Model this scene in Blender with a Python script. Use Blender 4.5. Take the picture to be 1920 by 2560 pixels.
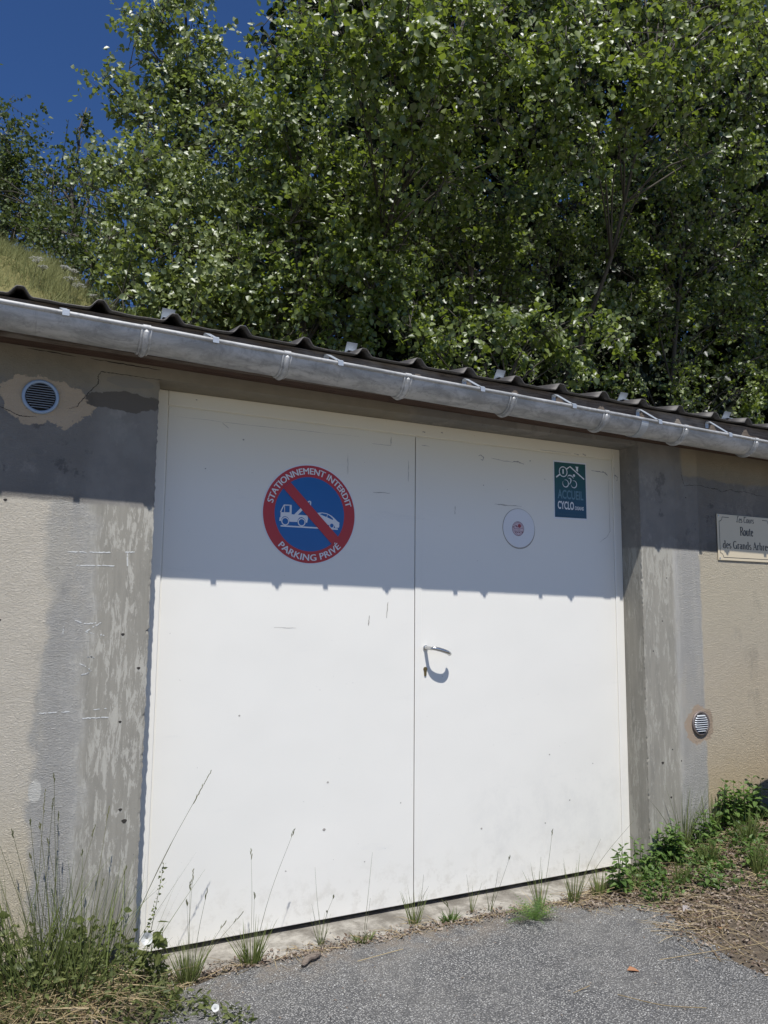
import bpy, bmesh, math, random
import numpy as np
from mathutils import Vector, Matrix
from math import sin, cos, pi, radians

# ------------------------------------------------------------------ clearing, camera, light
for o in list(bpy.data.objects):
    bpy.data.objects.remove(o)
S = bpy.context.scene
C = S.collection
S.render.engine = 'CYCLES'
S.render.resolution_x, S.render.resolution_y = 768, 1024

cam_d = bpy.data.cameras.new("camera")
cam = bpy.data.objects.new("camera", cam_d)
C.objects.link(cam)
cam_d.sensor_fit = 'HORIZONTAL'
cam_d.sensor_width = 36.0
cam_d.lens = 36.0 * 1976.0 / 1920.0
cam_d.clip_start = 0.05
cam_d.clip_end = 1500
CAM = Vector((-0.5736, -2.9648, 1.2485))
yaw, pitch, roll = 0.4761, 0.1221, 0.0090
fwd = Vector((sin(yaw)*cos(pitch), cos(yaw)*cos(pitch), sin(pitch)))
rgt = Vector((cos(yaw), -sin(yaw), 0))
up = rgt.cross(fwd)
r2 = rgt*cos(roll) + up*sin(roll)
u2 = up*cos(roll) - rgt*sin(roll)
cam.matrix_world = Matrix(((r2.x, u2.x, -fwd.x, CAM.x), (r2.y, u2.y, -fwd.y, CAM.y), (r2.z, u2.z, -fwd.z, CAM.z), (0, 0, 0, 1)))
S.camera = cam

to_sun = Vector((-0.044, -0.138, 0.266)).normalized()
world = bpy.data.worlds.new("World")
S.world = world
world.use_nodes = True
wn = world.node_tree
bg = wn.nodes['Background']
sky = wn.nodes.new('ShaderNodeTexSky')
sky.sky_type = 'NISHITA'
sky.sun_disc = False
sky.sun_elevation = math.asin(to_sun.z)
sky.sun_rotation = math.atan2(to_sun.x, to_sun.y)
sky.altitude = 1800
sky.air_density = 1.0
sky.dust_density = 0.2
sky.ozone_density = 3.0
tint = wn.nodes.new('ShaderNodeMixRGB'); tint.blend_type = 'MULTIPLY'; tint.inputs[0].default_value = 1
tint.inputs[2].default_value = (.52, .76, 1.10, 1)      # clear high-altitude air
wn.links.new(sky.outputs[0], tint.inputs[1]); wn.links.new(tint.outputs[0], bg.inputs[0])
bg.inputs[1].default_value = 0.082
sl = bpy.data.lights.new("sun", 'SUN')
sl.energy = 4.8
sl.angle = radians(0.5)
sl.color = (1.0, 0.98, 0.945)
sun = bpy.data.objects.new("sun", sl)
C.objects.link(sun)
sun.rotation_euler = to_sun.to_track_quat('Z', 'Y').to_euler()
S.view_settings.view_transform = 'Standard'
S.view_settings.look = 'None'
S.view_settings.exposure = 0.15
S.view_settings.gamma = 1.0

rnd = random.Random(7)
R_ = rnd.random
def U(a, b): return a + (b-a)*R_()

# ------------------------------------------------------------------ node helper
class NT:
    def __init__(s, name):
        s.m = bpy.data.materials.new(name); s.m.use_nodes = True
        s.t = s.m.node_tree; s.p = s.t.nodes['Principled BSDF']
        s.pos = s.t.nodes.new('ShaderNodeNewGeometry').outputs['Position']
        sep = s.t.nodes.new('ShaderNodeSeparateXYZ'); s.t.links.new(s.pos, sep.inputs[0])
        s.x, s.y, s.z = sep.outputs
    def put(s, sock, v):
        if isinstance(v, bpy.types.NodeSocket): s.t.links.new(v, sock)
        else:
            if sock.type == 'RGBA' and not hasattr(v, '__len__'): v = (v, v, v, 1)
            elif sock.type == 'RGBA' and len(v) == 3: v = (*v, 1)
            sock.default_value = v
    def mth(s, op, a, b=0.0, c=0.0):
        n = s.t.nodes.new('ShaderNodeMath'); n.operation = op
        s.put(n.inputs[0], a); s.put(n.inputs[1], b); s.put(n.inputs[2], c)
        return n.outputs[0]
    def add(s, a, b): return s.mth('ADD', a, b)
    def mul(s, a, b): return s.mth('MULTIPLY', a, b)
    def sub(s, a, b): return s.mth('SUBTRACT', a, b)
    def mix(s, f, a, b, mode='MIX'):
        n = s.t.nodes.new('ShaderNodeMixRGB'); n.blend_type = mode
        s.put(n.inputs[0], f); s.put(n.inputs[1], a); s.put(n.inputs[2], b)
        return n.outputs[0]
    def st(s, x, lo, hi, a=0.0, b=1.0):
        n = s.t.nodes.new('ShaderNodeMapRange'); n.interpolation_type = 'SMOOTHSTEP'
        s.put(n.inputs[0], x)
        if lo > hi: lo, hi, a, b = hi, lo, b, a
        n.inputs[1].default_value, n.inputs[2].default_value, n.inputs[3].default_value, n.inputs[4].default_value = lo, hi, a, b
        return n.outputs[0]
    def vec(s, sx=1, sy=1, sz=1, src=None, off=(0, 0, 0)):
        n = s.t.nodes.new('ShaderNodeMapping'); s.put(n.inputs[0], src or s.pos)
        n.inputs[3].default_value = (sx, sy, sz); n.inputs[1].default_value = off
        return n.outputs[0]
    def noise(s, sc, det=3, rough=.5, v=None, dist=0.0):
        n = s.t.nodes.new('ShaderNodeTexNoise'); s.put(n.inputs['Vector'], v or s.pos)
        n.inputs['Scale'].default_value = sc; n.inputs['Detail'].default_value = det
        n.inputs['Roughness'].default_value = rough; n.inputs['Distortion'].default_value = dist
        return n.outputs['Fac']
    def vor(s, sc, v=None, feat='F1', out='Distance', rand=1.0):
        n = s.t.nodes.new('ShaderNodeTexVoronoi'); n.feature = feat; s.put(n.inputs['Vector'], v or s.pos)
        n.inputs['Scale'].default_value = sc; n.inputs['Randomness'].default_value = rand
        return n.outputs[out]
    def attr(s, name):
        n = s.t.nodes.new('ShaderNodeAttribute'); n.attribute_name = name
        return n.outputs['Fac']
    def bump(s, h, strength=.5, dist=.002, prev=None):
        n = s.t.nodes.new('ShaderNodeBump'); s.put(n.inputs['Height'], h)
        n.inputs['Strength'].default_value = strength; n.inputs['Distance'].default_value = dist
        if prev: s.put(n.inputs['Normal'], prev)
        return n.outputs[0]
    def out(s, col=None, rough=.8, metal=0.0, normal=None, spec=.5):
        if col is not None: s.put(s.p.inputs['Base Color'], col)
        s.put(s.p.inputs['Roughness'], rough); s.put(s.p.inputs['Metallic'], metal)
        s.put(s.p.inputs['Specular IOR Level'], spec)
        if normal is not None: s.put(s.p.inputs['Normal'], normal)
        return s.m

def plain(name, col, rough=.6, metal=0.0, var=.12, sc=30, spec=.5, bs=.15):
    n = NT(name)
    f = n.noise(sc, 4, .6)
    c = n.mix(f, tuple(v*(1-var) for v in col), tuple(min(1, v*(1+var)) for v in col))
    return n.out(c, rough, metal, n.bump(n.noise(sc*6, 3), bs, .001), spec)

# ------------------------------------------------------------------ materials
def mat_wall():
    n = NT("render_and_concrete")
    w1 = n.noise(2.2, 5, .6); w2 = n.noise(9, 5, .65)
    wob = n.add(n.mul(n.sub(w1, .5), .16), n.mul(n.sub(w2, .5), .10))
    xw = n.add(n.x, wob); zw = n.add(n.z, wob)
    fine = n.noise(60, 5, .7); mid = n.noise(7, 6, .65)
    streak = n.noise(1, 6, .7, n.vec(60, 60, 2.2)); streak2 = n.noise(1, 4, .6, n.vec(18, 18, 1.4, off=(3, 0, 1)))
    # beige render left, tan render right
    beigeL = n.mix(mid, (.55, .50, .41), (.68, .62, .515))
    low = n.st(zw, .75, .35)
    beigeL = n.mix(n.mul(low, .75), beigeL, (.61, .53, .385))
    tanR = n.mix(mid, (.57, .495, .375), (.68, .595, .46))
    tanR = n.mix(n.st(zw, .75, .32), tanR, (.59, .475, .315))
    tanR = n.mix(n.st(zw, .30, .20), tanR, (.42, .36, .285))
    tanR = n.mix(n.st(zw, .85, 1.35), tanR, (.60, .53, .40))
    rnd_side = n.st(n.x, 1.1, 1.3)
    beige = n.mix(rnd_side, beigeL, tanR)
    grey = n.mix(mid, (.36, .345, .315), (.48, .463, .425))
    grey = n.mix(n.mul(n.st(streak2, .50, .7), .7), grey, (.48, .46, .41))
    grey = n.mix(n.mul(n.st(n.noise(2.6, 5, .7, n.vec(1, 1, .5, off=(8, 8, 8))), .48, .62), .6), grey, (.52, .485, .41))
    # cast concrete with laitance streaks
    conc = n.mix(streak, (.225, .21, .175), (.345, .325, .275))
    conc = n.mix(n.mul(n.st(n.noise(1, 5, .7, n.vec(14, 14, 2.5, off=(3, 3, 3))), .48, .66), .45), conc, (.19, .18, .155))
    flake = n.add(n.mul(n.noise(1, 8, .8, n.vec(34, 34, 7), .5), .62), n.add(n.mul(n.noise(1, 6, .75, n.vec(90, 90, 14)), .22), n.mul(n.noise(3.1, 3, .5, n.vec(1, 1, .6, off=(1, 5, 2))), .26)))
    conc = n.mix(n.mul(n.st(flake, .535, .56), n.st(n.mth('ABSOLUTE', n.add(n.x, .085)), .12, .07)), conc, (.40, .378, .325))
    conc = n.mix(n.mul(n.st(flake, .545, .60), .6), conc, (.44, .42, .36))
    pores = n.st(n.vor(30), .035, .025)
    conc = n.mix(n.mul(pores, .75), conc, (.09, .085, .075))
    # horizontal layout (left: beige|grey|concrete|opening|concrete|grey|tan)
    gl = n.st(xw, -.372, -.338); cl = n.st(xw, -.26, -.18)
    left = n.mix(cl, n.mix(gl, beige, grey), conc)
    x3 = n.add(n.x, n.mul(n.sub(w2, .5), .035))
    right = n.mix(n.st(x3, 2.835, 2.855), n.mix(n.st(x3, 2.63, 2.68), conc, grey), beige)
    col = n.mix(n.st(n.x, 1.0, 1.2), left, right)
    # upper zone: later cement coat, its dark tone painted down to the gutter shadow line
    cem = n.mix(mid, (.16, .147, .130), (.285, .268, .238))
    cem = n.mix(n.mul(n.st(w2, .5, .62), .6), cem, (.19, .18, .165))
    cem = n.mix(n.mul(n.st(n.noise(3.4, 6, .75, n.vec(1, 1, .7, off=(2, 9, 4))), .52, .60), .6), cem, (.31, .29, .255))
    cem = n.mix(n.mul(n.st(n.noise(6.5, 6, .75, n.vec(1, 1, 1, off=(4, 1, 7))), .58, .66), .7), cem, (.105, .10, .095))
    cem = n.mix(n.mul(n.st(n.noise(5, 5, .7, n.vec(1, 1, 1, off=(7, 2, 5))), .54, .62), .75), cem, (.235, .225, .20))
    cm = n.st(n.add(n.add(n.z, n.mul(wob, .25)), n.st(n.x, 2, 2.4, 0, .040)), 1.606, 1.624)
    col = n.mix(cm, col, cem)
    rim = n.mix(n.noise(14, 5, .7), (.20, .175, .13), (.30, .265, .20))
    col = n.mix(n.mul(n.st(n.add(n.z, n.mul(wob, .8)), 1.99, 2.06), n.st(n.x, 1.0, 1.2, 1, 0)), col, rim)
    och = n.mix(mid, (.26, .215, .145), (.38, .32, .22))
    om = n.mul(n.st(n.add(n.z, n.mul(wob, .5)), 1.945, 1.965), n.st(x3, 2.72, 2.75))
    col = n.mix(n.mul(om, .9), col, och)
    # pink mortar around the round vents
    def blob(cx, cz, rx, rz, lo, hi, color, c0):
        dx = n.mth('DIVIDE', n.sub(n.x, cx), rx); dz = n.mth('DIVIDE', n.sub(n.z, cz), rz)
        d = n.mth('SQRT', n.add(n.mul(dx, dx), n.mul(dz, dz)))
        d = n.add(d, n.add(n.mul(n.sub(n.noise(14, 5, .65), .5), 1.1), n.mul(n.sub(w1, .5), .5)))
        return n.mix(n.st(d, lo, hi, 1, 0), c0, color)
    pink = n.mix(mid, (.42, .33, .22), (.54, .43, .31))
    col = blob(-.40, 1.968, .16, .10, .9, .95, pink, col)
    col = blob(-.12, 2.0, .145, .038, .9, .98, (.125, .11, .09), col)
    col = blob(-.11, 2.072, .10, .022, .9, .98, (.225, .205, .165), col)
    col = blob(2.80, .67, .105, .105, .88, .98, (.46, .36, .27), col)
    col = blob(-.35, .636, .022, .04, .8, 1.0, (.62, .60, .54), col)
    stain = n.st(n.noise(3.2, 6, .7, n.vec(1, 1, .45, off=(4, 4, 9))), .56, .70)
    col = n.mix(n.mul(stain, .28), col, (.16, .15, .13))
    col = n.mix(n.mul(n.st(n.noise(200, 2), .66, .72), .35), col, (.12, .11, .10))
    # relief: rough render vs smooth concrete
    rough_zone = n.add(n.mul(n.st(xw, -.20, -.27), n.st(n.x, 1, 1.1, 1, 0)), n.st(n.x, 2.64, 2.70))
    rough_zone = n.mul(rough_zone, n.st(n.z, 1.58, 1.66, 1, .35))
    scratch = n.mth('ABSOLUTE', n.sub(n.noise(1, 4, .65, n.vec(60, 60, 135), .9), .5))
    scr2 = n.mth('ABSOLUTE', n.sub(n.noise(1, 3, .6, n.vec(95, 95, 210, off=(5, 1, 2)), .4), .5))
    h1 = n.add(n.mul(n.mth('MINIMUM', n.mul(scratch, 7), 1.0), .62), n.add(n.mul(n.mth('MINIMUM', n.mul(scr2, 6), 1.0), .45), n.mul(n.noise(170, 5, .8), 1.5)))
    h2 = n.add(n.mul(streak, .3), n.mul(n.noise(120, 4, .7), .25))
    h = n.add(n.mul(h1, n.add(n.add(n.mul(rough_zone, .95), n.mul(n.st(n.x, 2.84, 2.86), .5)), .03)), n.mul(h2, .5))
    h = n.sub(h, n.mul(pores, .8))
    return n.out(col, .93, 0, n.bump(h, .9, .0042), .2)

def mat_sill():
    n = NT("threshold_concrete")
    f = n.noise(11, 6, .7); g = n.noise(150, 3, .7)
    c = n.mix(n.st(f, .35, .65), (.17, .155, .13), (.38, .355, .31))
    c = n.mix(n.mul(n.st(n.noise(5, 4), .5, .65), .6), c, (.14, .125, .105))
    c = n.mix(n.mul(n.st(g, .6, .7), .5), c, (.42, .40, .36))
    return n.out(c, .95, 0, n.bump(n.add(g, n.mul(f, .8)), .7, .003), .2)

def mat_door():
    n = NT("white_door_paint")
    f = n.noise(3, 4, .6); g = n.noise(500, 2, .6)
    c = n.mix(f, (.78, .755, .685), (.82, .79, .72))
    c = n.mix(n.mul(n.st(n.z, 1.60, 2.06), .85), c, (.72, .66, .52))   # warm bounce light tinted into the paint near the head
    # brushed dirt low on the right leaf
    dm = n.mul(n.mul(n.st(n.x, 1.35, 1.65), n.st(n.z, .62, .30)), n.st(n.noise(7, 6, .75, n.vec(1, 1, .8)), .40, .68))
    c = n.mix(n.mul(dm, .20), c, (.50, .49, .46))
    dm2 = n.mul(n.st(n.z, .26, .0), n.st(n.noise(16, 6, .7), .48, .66))
    c = n.mix(n.mul(dm2, .35), c, (.48, .44, .36))
    smear = n.st(n.noise(1, 6, .75, n.vec(2.2, 1, 14, off=(2, 0, 2))), .60, .72)
    c = n.mix(n.mul(smear, .16), c, (.60, .59, .57))
    sp = n.mul(n.st(n.vor(26), .045, .03), n.st(n.noise(5, 3), .50, .58))
    sp2 = n.mul(n.st(n.vor(85), .07, .05), n.mul(n.st(n.noise(8, 3, .5, n.vec(1, 1, 1, off=(9, 3, 1))), .54, .62), n.st(n.z, .9, .2, .25, 1)))
    c = n.mix(n.mul(sp, .7), c, (.22, .20, .17))
    c = n.mix(n.mul(sp2, .55), c, (.30, .28, .25))
    h = n.add(n.mul(g, .03), n.noise(2.2, 2))
    return n.out(c, n.mix(f, .34, .5), 0, n.bump(h, .6, .010), .45)

def mat_zinc(name="zinc_sheet", k=1.0):
    n = NT(name)
    v = n.vec(6, 18, 18)
    f = n.noise(1, 7, .72, v, .6); g = n.noise(40, 5, .7)
    run = n.noise(1, 5, .7, n.vec(60, 5, 5))
    c = n.mix(n.st(f, .38, .62), (.31*k, .31*k, .30*k), (.50*k, .495*k, .48*k))
    c = n.mix(n.mul(n.st(g, .52, .64), .4), c, (.22*k, .22*k, .215*k))
    c = n.mix(n.mul(n.st(run, .60, .72), .5), c, (.25*k, .25*k, .25*k))
    c = n.mix(n.mul(n.st(n.noise(3, 5, .7), .55, .7), .4), c, (.40*k, .385*k, .35*k))
    return n.out(c, n.st(f, .3, .7, .52, .68), .30, n.bump(n.add(f, n.mul(g, .3)), .25, .002), .5)

def mat_wood(name, a, b, grey=.0):
    n = NT(name)
    gr = n.noise(1, 7, .75, n.vec(5, 90, 150), 1.2)
    c = n.mix(n.st(gr, .35, .65), a, b)
    c = n.mix(n.mul(n.st(n.noise(1, 5, .7, n.vec(9, 130, 260)), .52, .6), .6), c, tuple(v*.3 for v in a))
    c = n.mix(n.mul(n.st(n.noise(3, 4, .6), .5, .66), grey), c, (.30, .27, .23))
    return n.out(c, .85, 0, n.bump(gr, .9, .003), .25)

def mat_roof():
    n = NT("weathered_roof_sheet")
    f = n.noise(8, 5, .65)
    c = n.mix(f, (.048, .044, .040), (.085, .077, .070))
    c = n.mix(n.mul(n.st(n.noise(30, 5, .7), .56, .68), .7), c, (.12, .105, .085))
    return n.out(c, .55, .15, n.bump(n.noise(60, 4), .3, .002), .4)

def mat_asphalt():
    n = NT("chipped_asphalt")
    big = n.noise(1.6, 5, .6); md = n.noise(14, 4, .65)
    warp = n.noise(90, 3, .6)
    v = n.vec(1, 1, 1)
    cell = n.vor(150, v, 'F1', 'Color'); d = n.vor(150, v, 'F1', 'Distance')
    cell2 = n.vor(230, v, 'F1', 'Color')
    sp = n.t.nodes.new('ShaderNodeSeparateColor'); n.t.links.new(cell, sp.inputs[0])
    sp2 = n.t.nodes.new('ShaderNodeSeparateColor'); n.t.links.new(cell2, sp2.inputs[0])
    stone = n.mix(n.st(sp.outputs[0], .25, .95), (.12, .118, .114), (.50, .485, .455))
    stone = n.mix(n.mul(n.st(sp.outputs[1], .80, .93), .8), stone, (.56, .55, .51))
    stone = n.mix(n.mul(n.st(sp.outputs[2], .86, .95), .5), stone, (.24, .19, .13))
    c = n.mix(n.st(d, .30, .52), stone, (.085, .085, .086))
    c = n.mix(n.mul(n.st(sp2.outputs[0], .55, .9), .45), c, (.36, .355, .34))
    c = n.mix(n.mul(n.st(big, .42, .66), .35), c, (.25, .24, .22))
    c = n.mix(n.mul(n.st(n.y, -.35, -.06), n.mul(n.st(n.noise(9, 5, .7), .42, .62), .7)), c, (.24, .20, .155))
    c = n.mix(n.mul(n.st(md, .52, .68), .35), c, (.06, .06, .062))
    h = n.add(n.mul(n.mth('SUBTRACT', .6, d), 1.2), n.add(n.mul(sp.outputs[1], .5), n.mul(warp, .5)))
    return n.out(c, .88, 0, n.bump(h, 1.0, .006), .3)

def mat_soil(name="dry_soil", a=(.13, .10, .075), b=(.28, .235, .18)):
    n = NT(name)
    f = n.noise(30, 7, .75); g = n.noise(4, 4, .6)
    c = n.mix(f, a, b)
    c = n.mix(n.mul(n.st(g, .45, .65), .4), c, tuple(v*.6 for v in a))
    c = n.mix(n.mul(n.st(n.vor(160), .18, .1), .4), c, (.42, .38, .30))
    return n.out(c, .97, 0, n.bump(n.add(f, n.mul(n.noise(150, 4, .7), .6)), 1.0, .012), .15)

def mat_hill():
    n = NT("meadow_soil")
    f = n.noise(9, 6, .7)
    c = n.mix(f, (.10, .10, .035), (.27, .24, .11))
    c = n.mix(n.st(n.x, 1.2, 2.4), c, (.03, .034, .016))
    return n.out(c, .97, 0, n.bump(f, .8, .05), .1)

def mat_leaf(name, dark, light, trans, rough=.36, spec=.5, tw=.35):
    n = NT(name)
    v = n.attr('v')
    c = n.mix(v, dark, light)
    n.out(c, n.add(n.mul(v, .12), rough), 0, None, spec)
    t = n.t.nodes.new('ShaderNodeBsdfTranslucent')
    n.put(t.inputs[0], n.mix(v, tuple(k*.75 for k in trans), trans))
    mx = n.t.nodes.new('ShaderNodeMixShader'); mx.inputs[0].default_value = tw
    n.t.links.new(n.p.outputs[0], mx.inputs[1]); n.t.links.new(t.outputs[0], mx.inputs[2])
    n.t.links.new(mx.outputs[0], n.t.nodes['Material Output'].inputs[0])
    return n.m

def mat_bark():
    n = NT("grey_bark")
    f = n.noise(1, 6, .7, n.vec(40, 40, 8))
    return n.out(n.mix(f, (.045, .040, .033), (.14, .125, .105)), .9, 0, n.bump(f, .8, .01), .2)

M = dict(
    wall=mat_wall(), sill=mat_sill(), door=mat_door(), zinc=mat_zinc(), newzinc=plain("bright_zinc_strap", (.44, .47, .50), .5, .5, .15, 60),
    bracket=mat_zinc('bracket_zinc', 1.12),
    fascia=mat_wood("weathered_board", (.085, .062, .048), (.20, .165, .13), .55), soffit=mat_wood("brown_board", (.075, .045, .032), (.125, .08, .058), .05),
    roof=mat_roof(), asphalt=mat_asphalt(), soil=mat_soil(a=(.085, .065, .048), b=(.20, .165, .125)), hill=mat_hill(), bark=mat_bark(),
    poplar=mat_leaf("poplar_leaf", (.058, .084, .018), (.215, .265, .062), (.38, .50, .05), .40, .9, .32),
    poplar2=mat_leaf("poplar_leaf_pale", (.086, .116, .034), (.29, .335, .120), (.38, .48, .08), .41, .9, .30),
    backleaf=mat_leaf("shade_leaf", (.014, .022, .006), (.040, .055, .014), (.05, .08, .01), .4, .5, .15),  # rear foliage, with its shade darkened into the leaf colour
    farleaf=mat_leaf("far_leaf", (.050, .072, .020), (.130, .165, .048), (.18, .24, .03), .45, .4, .25),
    weed=mat_leaf("weed_leaf", (.060, .11, .028), (.16, .245, .065), (.16, .30, .03), .45, .4, .3),
    weedo=mat_leaf("dull_weed_leaf", (.065, .085, .026), (.185, .205, .070), (.22, .28, .05), .5, .35, .25),
    grass=mat_leaf("green_grass", (.075, .10, .028), (.20, .24, .075), (.24, .29, .06), .5, .35, .3),
    stem=mat_leaf("grass_stem", (.075, .085, .035), (.17, .165, .075), (.16, .17, .06), .55, .3, .15),
    straw=mat_leaf("dry_straw", (.26, .19, .095), (.52, .42, .25), (.35, .26, .13), .6, .3, .15),
    meadow=mat_leaf("meadow_grass", (.155, .175, .06), (.32, .325, .145), (.26, .26, .10), .7, .2, .3),
    litter=mat_leaf("dead_leaf", (.12, .08, .055), (.38, .32, .26), (.2, .12, .06), .8, .2, .1),
    flower=mat_leaf("white_petal", (.72, .72, .68), (.82, .82, .80), (.7, .7, .7), .6, .3, .3),
    white=plain("white_vinyl", (.72, .715, .72), .35, 0, .03, 20), red=plain("red_vinyl", (.46, .025, .028), .35, 0, .08, 12),
    blue=plain("blue_vinyl", (.008, .11, .34), .3, 0, .08, 10), black=plain("black_print", (.02, .02, .02), .5, 0, .1, 20),
    dark=plain("dark_void", (.012, .012, .012), .9, 0, .1, 20), crack=plain("crack_shadow", (.035, .03, .025), .95, 0, .1, 20),
    scuff=plain("scuff_mark", (.36, .33, .29), .8, 0, .4, 90), scuffpale=plain("pale_scuff", (.46, .44, .40), .7, 0, .2, 90),
    chalk=plain("chalk", (.60, .60, .57), .9, 0, .1, 90), steel=plain("brushed_aluminium", (.55, .55, .54), .27, .92, .1, 80),
    brass=plain("old_brass", (.20, .15, .07), .4, .8, .3, 200), ventblue=plain("bluegrey_vent_paint", (.29, .37, .47), .45, .2, .1, 30),
    louvre=plain("dark_vent_paint", (.30, .34, .38), .5, .2, .15, 60), cream=plain("cream_enamel", (.60, .51, .355), .35, 0, .04, 12),
    emblem=plain("plum_print", (.16, .055, .075), .5, 0, .1, 30), emblemred=plain("crimson_print", (.34, .05, .06), .5, 0, .1, 30),
    pinkish=plain("pinkish_print", (.60, .47, .50), .5, 0, .1, 60),
    tealtext=plain("teal_print", (.105, .20, .25), .45, 0, .05, 30), dimtext=plain("faint_teal_print", (.035, .085, .13), .45, 0, .05, 30),
    bin=plain("black_bin_plastic", (.02, .02, .022), .5, 0, .1, 20), wood=mat_wood("driftwood", (.13, .10, .08), (.25, .21, .17), .3),
)
def mat_green():
    n = NT("green_to_navy_vinyl")
    c = n.mix(n.st(n.z, 1.76, 1.93), (.012, .058, .105), (.008, .062, .045))
    return n.out(c, .3, 0, n.bump(n.noise(9, 3), .3, .002), .5)
M['green'] = mat_green()

# ------------------------------------------------------------------ mesh helpers
def finish(name, me, mat, parent=None, smooth=False):
    o = bpy.data.objects.new(name, me)
    C.objects.link(o)
    if mat is not None: me.materials.append(mat)
    if parent is not None: o.parent = parent
    if smooth:
        me.polygons.foreach_set('use_smooth', [True]*len(me.polygons))
    return o

def tag(o, label=None, cat=None, group=None, kind=None):
    if label: o['label'] = label
    if cat: o['category'] = cat
    if group: o['group'] = group
    if kind: o['kind'] = kind
    return o

def empty(name, loc=(0, 0, 0), label=None, cat=None, group=None):
    o = bpy.data.objects.new(name, None); C.objects.link(o)
    o.location = loc; o.empty_display_size = .05
    return tag(o, label, cat, group)

class MB:
    """collects verts/faces; .build() links ONE mesh object"""
    def __init__(s): s.v = []; s.f = []; s.a = []
    def quad(s, a, b, c, d):
        i = len(s.v); s.v += [a, b, c, d]; s.f.append((i, i+1, i+2, i+3))
    def box(s, x0, x1, y0, y1, z0, z1):
        i = len(s.v)
        s.v += [(x, y, z) for z in (z0, z1) for y in (y0, y1) for x in (x0, x1)]
        s.f += [tuple(i+k for k in q) for q in ((0, 2, 3, 1), (4, 5, 7, 6), (0, 1, 5, 4), (2, 6, 7, 3), (0, 4, 6, 2), (1, 3, 7, 5))]
    def prism(s, pts, y0, y1):
        """polygon (x,z), extruded from y0 (front) to y1 (back)"""
        n = len(pts); i = len(s.v)
        area = sum(pts[k][0]*pts[(k+1) % n][1]-pts[(k+1) % n][0]*pts[k][1] for k in range(n))
        if area < 0: pts = pts[::-1]
        s.v += [(p[0], y0, p[1]) for p in pts] + [(p[0], y1, p[1]) for p in pts]
        s.f.append(tuple(i+k for k in range(n))); s.f.append(tuple(i+n+k for k in reversed(range(n))))
        for k in range(n):
            j = (k+1) % n; s.f.append((i+k, i+n+k, i+n+j, i+j))
    def extr_x(s, prof, xs, fz=None, closed=True):
        """profile of (y,z) swept along xs; fz(x) adds to z"""
        n = len(prof); i = len(s.v)
        for x in xs:
            dz = fz(x) if fz else 0
            s.v += [(x, p[0], p[1]+dz) for p in prof]
        m = n if closed else n-1
        for a in range(len(xs)-1):
            for k in range(m):
                j = (k+1) % n
                s.f.append((i+a*n+k, i+a*n+j, i+(a+1)*n+j, i+(a+1)*n+k))
        if closed:
            s.f.append(tuple(i+k for k in range(n))); s.f.append(tuple(i+(len(xs)-1)*n+k for k in reversed(range(n))))
    def tube(s, pts, rad, n=6, cap=True):
        pts = [Vector(p) for p in pts]; i = len(s.v)
        rr = rad if hasattr(rad, '__len__') else [rad]*len(pts)
        ref = Vector((0.31, 0.2, 1)).normalized()
        for k, p in enumerate(pts):
            t = (pts[min(k+1, len(pts)-1)]-pts[max(k-1, 0)])
            t = t.normalized() if t.length > 1e-9 else Vector((0, 0, 1))
            a = t.cross(ref)
            if a.length < 1e-3: a = t.cross(Vector((1, 0, 0)))
            a.normalize(); b = t.cross(a)
            for q in range(n):
                an = 2*pi*q/n
                s.v.append(tuple(p+(a*cos(an)+b*sin(an))*rr[k]))
        for k in range(len(pts)-1):
            for q in range(n):
                w = (q+1) % n
                s.f.append((i+k*n+q, i+k*n+w, i+(k+1)*n+w, i+(k+1)*n+q))
        if cap:
            s.f.append(tuple(i+q for q in reversed(range(n)))); s.f.append(tuple(i+(len(pts)-1)*n+q for q in range(n)))
    def ribbon(s, pts, w, y, jitter=0.0):
        """flat stroke on the wall plane: pts (x,z), widths w, at depth y"""
        i = len(s.v); n = len(pts)
        ww = w if hasattr(w, '__len__') else [w]*n
        for k in range(n):
            ax, az = pts[max(k-1, 0)]; bx, bz = pts[min(k+1, n-1)]
            dx, dz = bx-ax, bz-az; l = math.hypot(dx, dz) or 1; nx, nz = -dz/l, dx/l
            h = ww[k]*.5*(1+jitter*(R_()*2-1))
            s.v += [(pts[k][0]+nx*h, y, pts[k][1]+nz*h), (pts[k][0]-nx*h, y, pts[k][1]-nz*h)]
        for k in range(n-1): s.f.append((i+2*k, i+2*k+1, i+2*k+3, i+2*k+2))
    def build(s, name, mat, parent=None, smooth=False, recalc=False):
        me = bpy.data.meshes.new(name); me.from_pydata(s.v, [], s.f)
        if recalc:
            bm = bmesh.new(); bm.from_mesh(me); bmesh.ops.recalc_face_normals(bm, faces=bm.faces); bm.to_mesh(me); bm.free()
        if s.a:
            at = me.attributes.new('v', 'FLOAT', 'POINT'); at.data.foreach_set('value', s.a)
        me.update()
        return finish(name, me, mat, parent, smooth)

def bevel(o, w=.003, seg=2):
    m = o.modifiers.new('bevel', 'BEVEL'); m.width = w; m.segments = seg; m.limit_method = 'ANGLE'
    return o

def circ(cx, cz, r, n=64, a0=0, a1=2*pi, r2=None):
    return [(cx+r*cos(a0+(a1-a0)*k/n), cz+(r2 or r)*sin(a0+(a1-a0)*k/n)) for k in range(n if abs(a1-a0-2*pi) < 1e-6 else n+1)]

def smooth_line(pts, step=4, jit=0.0):
    out = []
    for a, b in zip(pts[:-1], pts[1:]):
        for k in range(step):
            t = k/step
            out.append((a[0]+(b[0]-a[0])*t+U(-jit, jit), a[1]+(b[1]-a[1])*t+U(-jit, jit)))
    out.append(pts[-1]); return out

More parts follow.
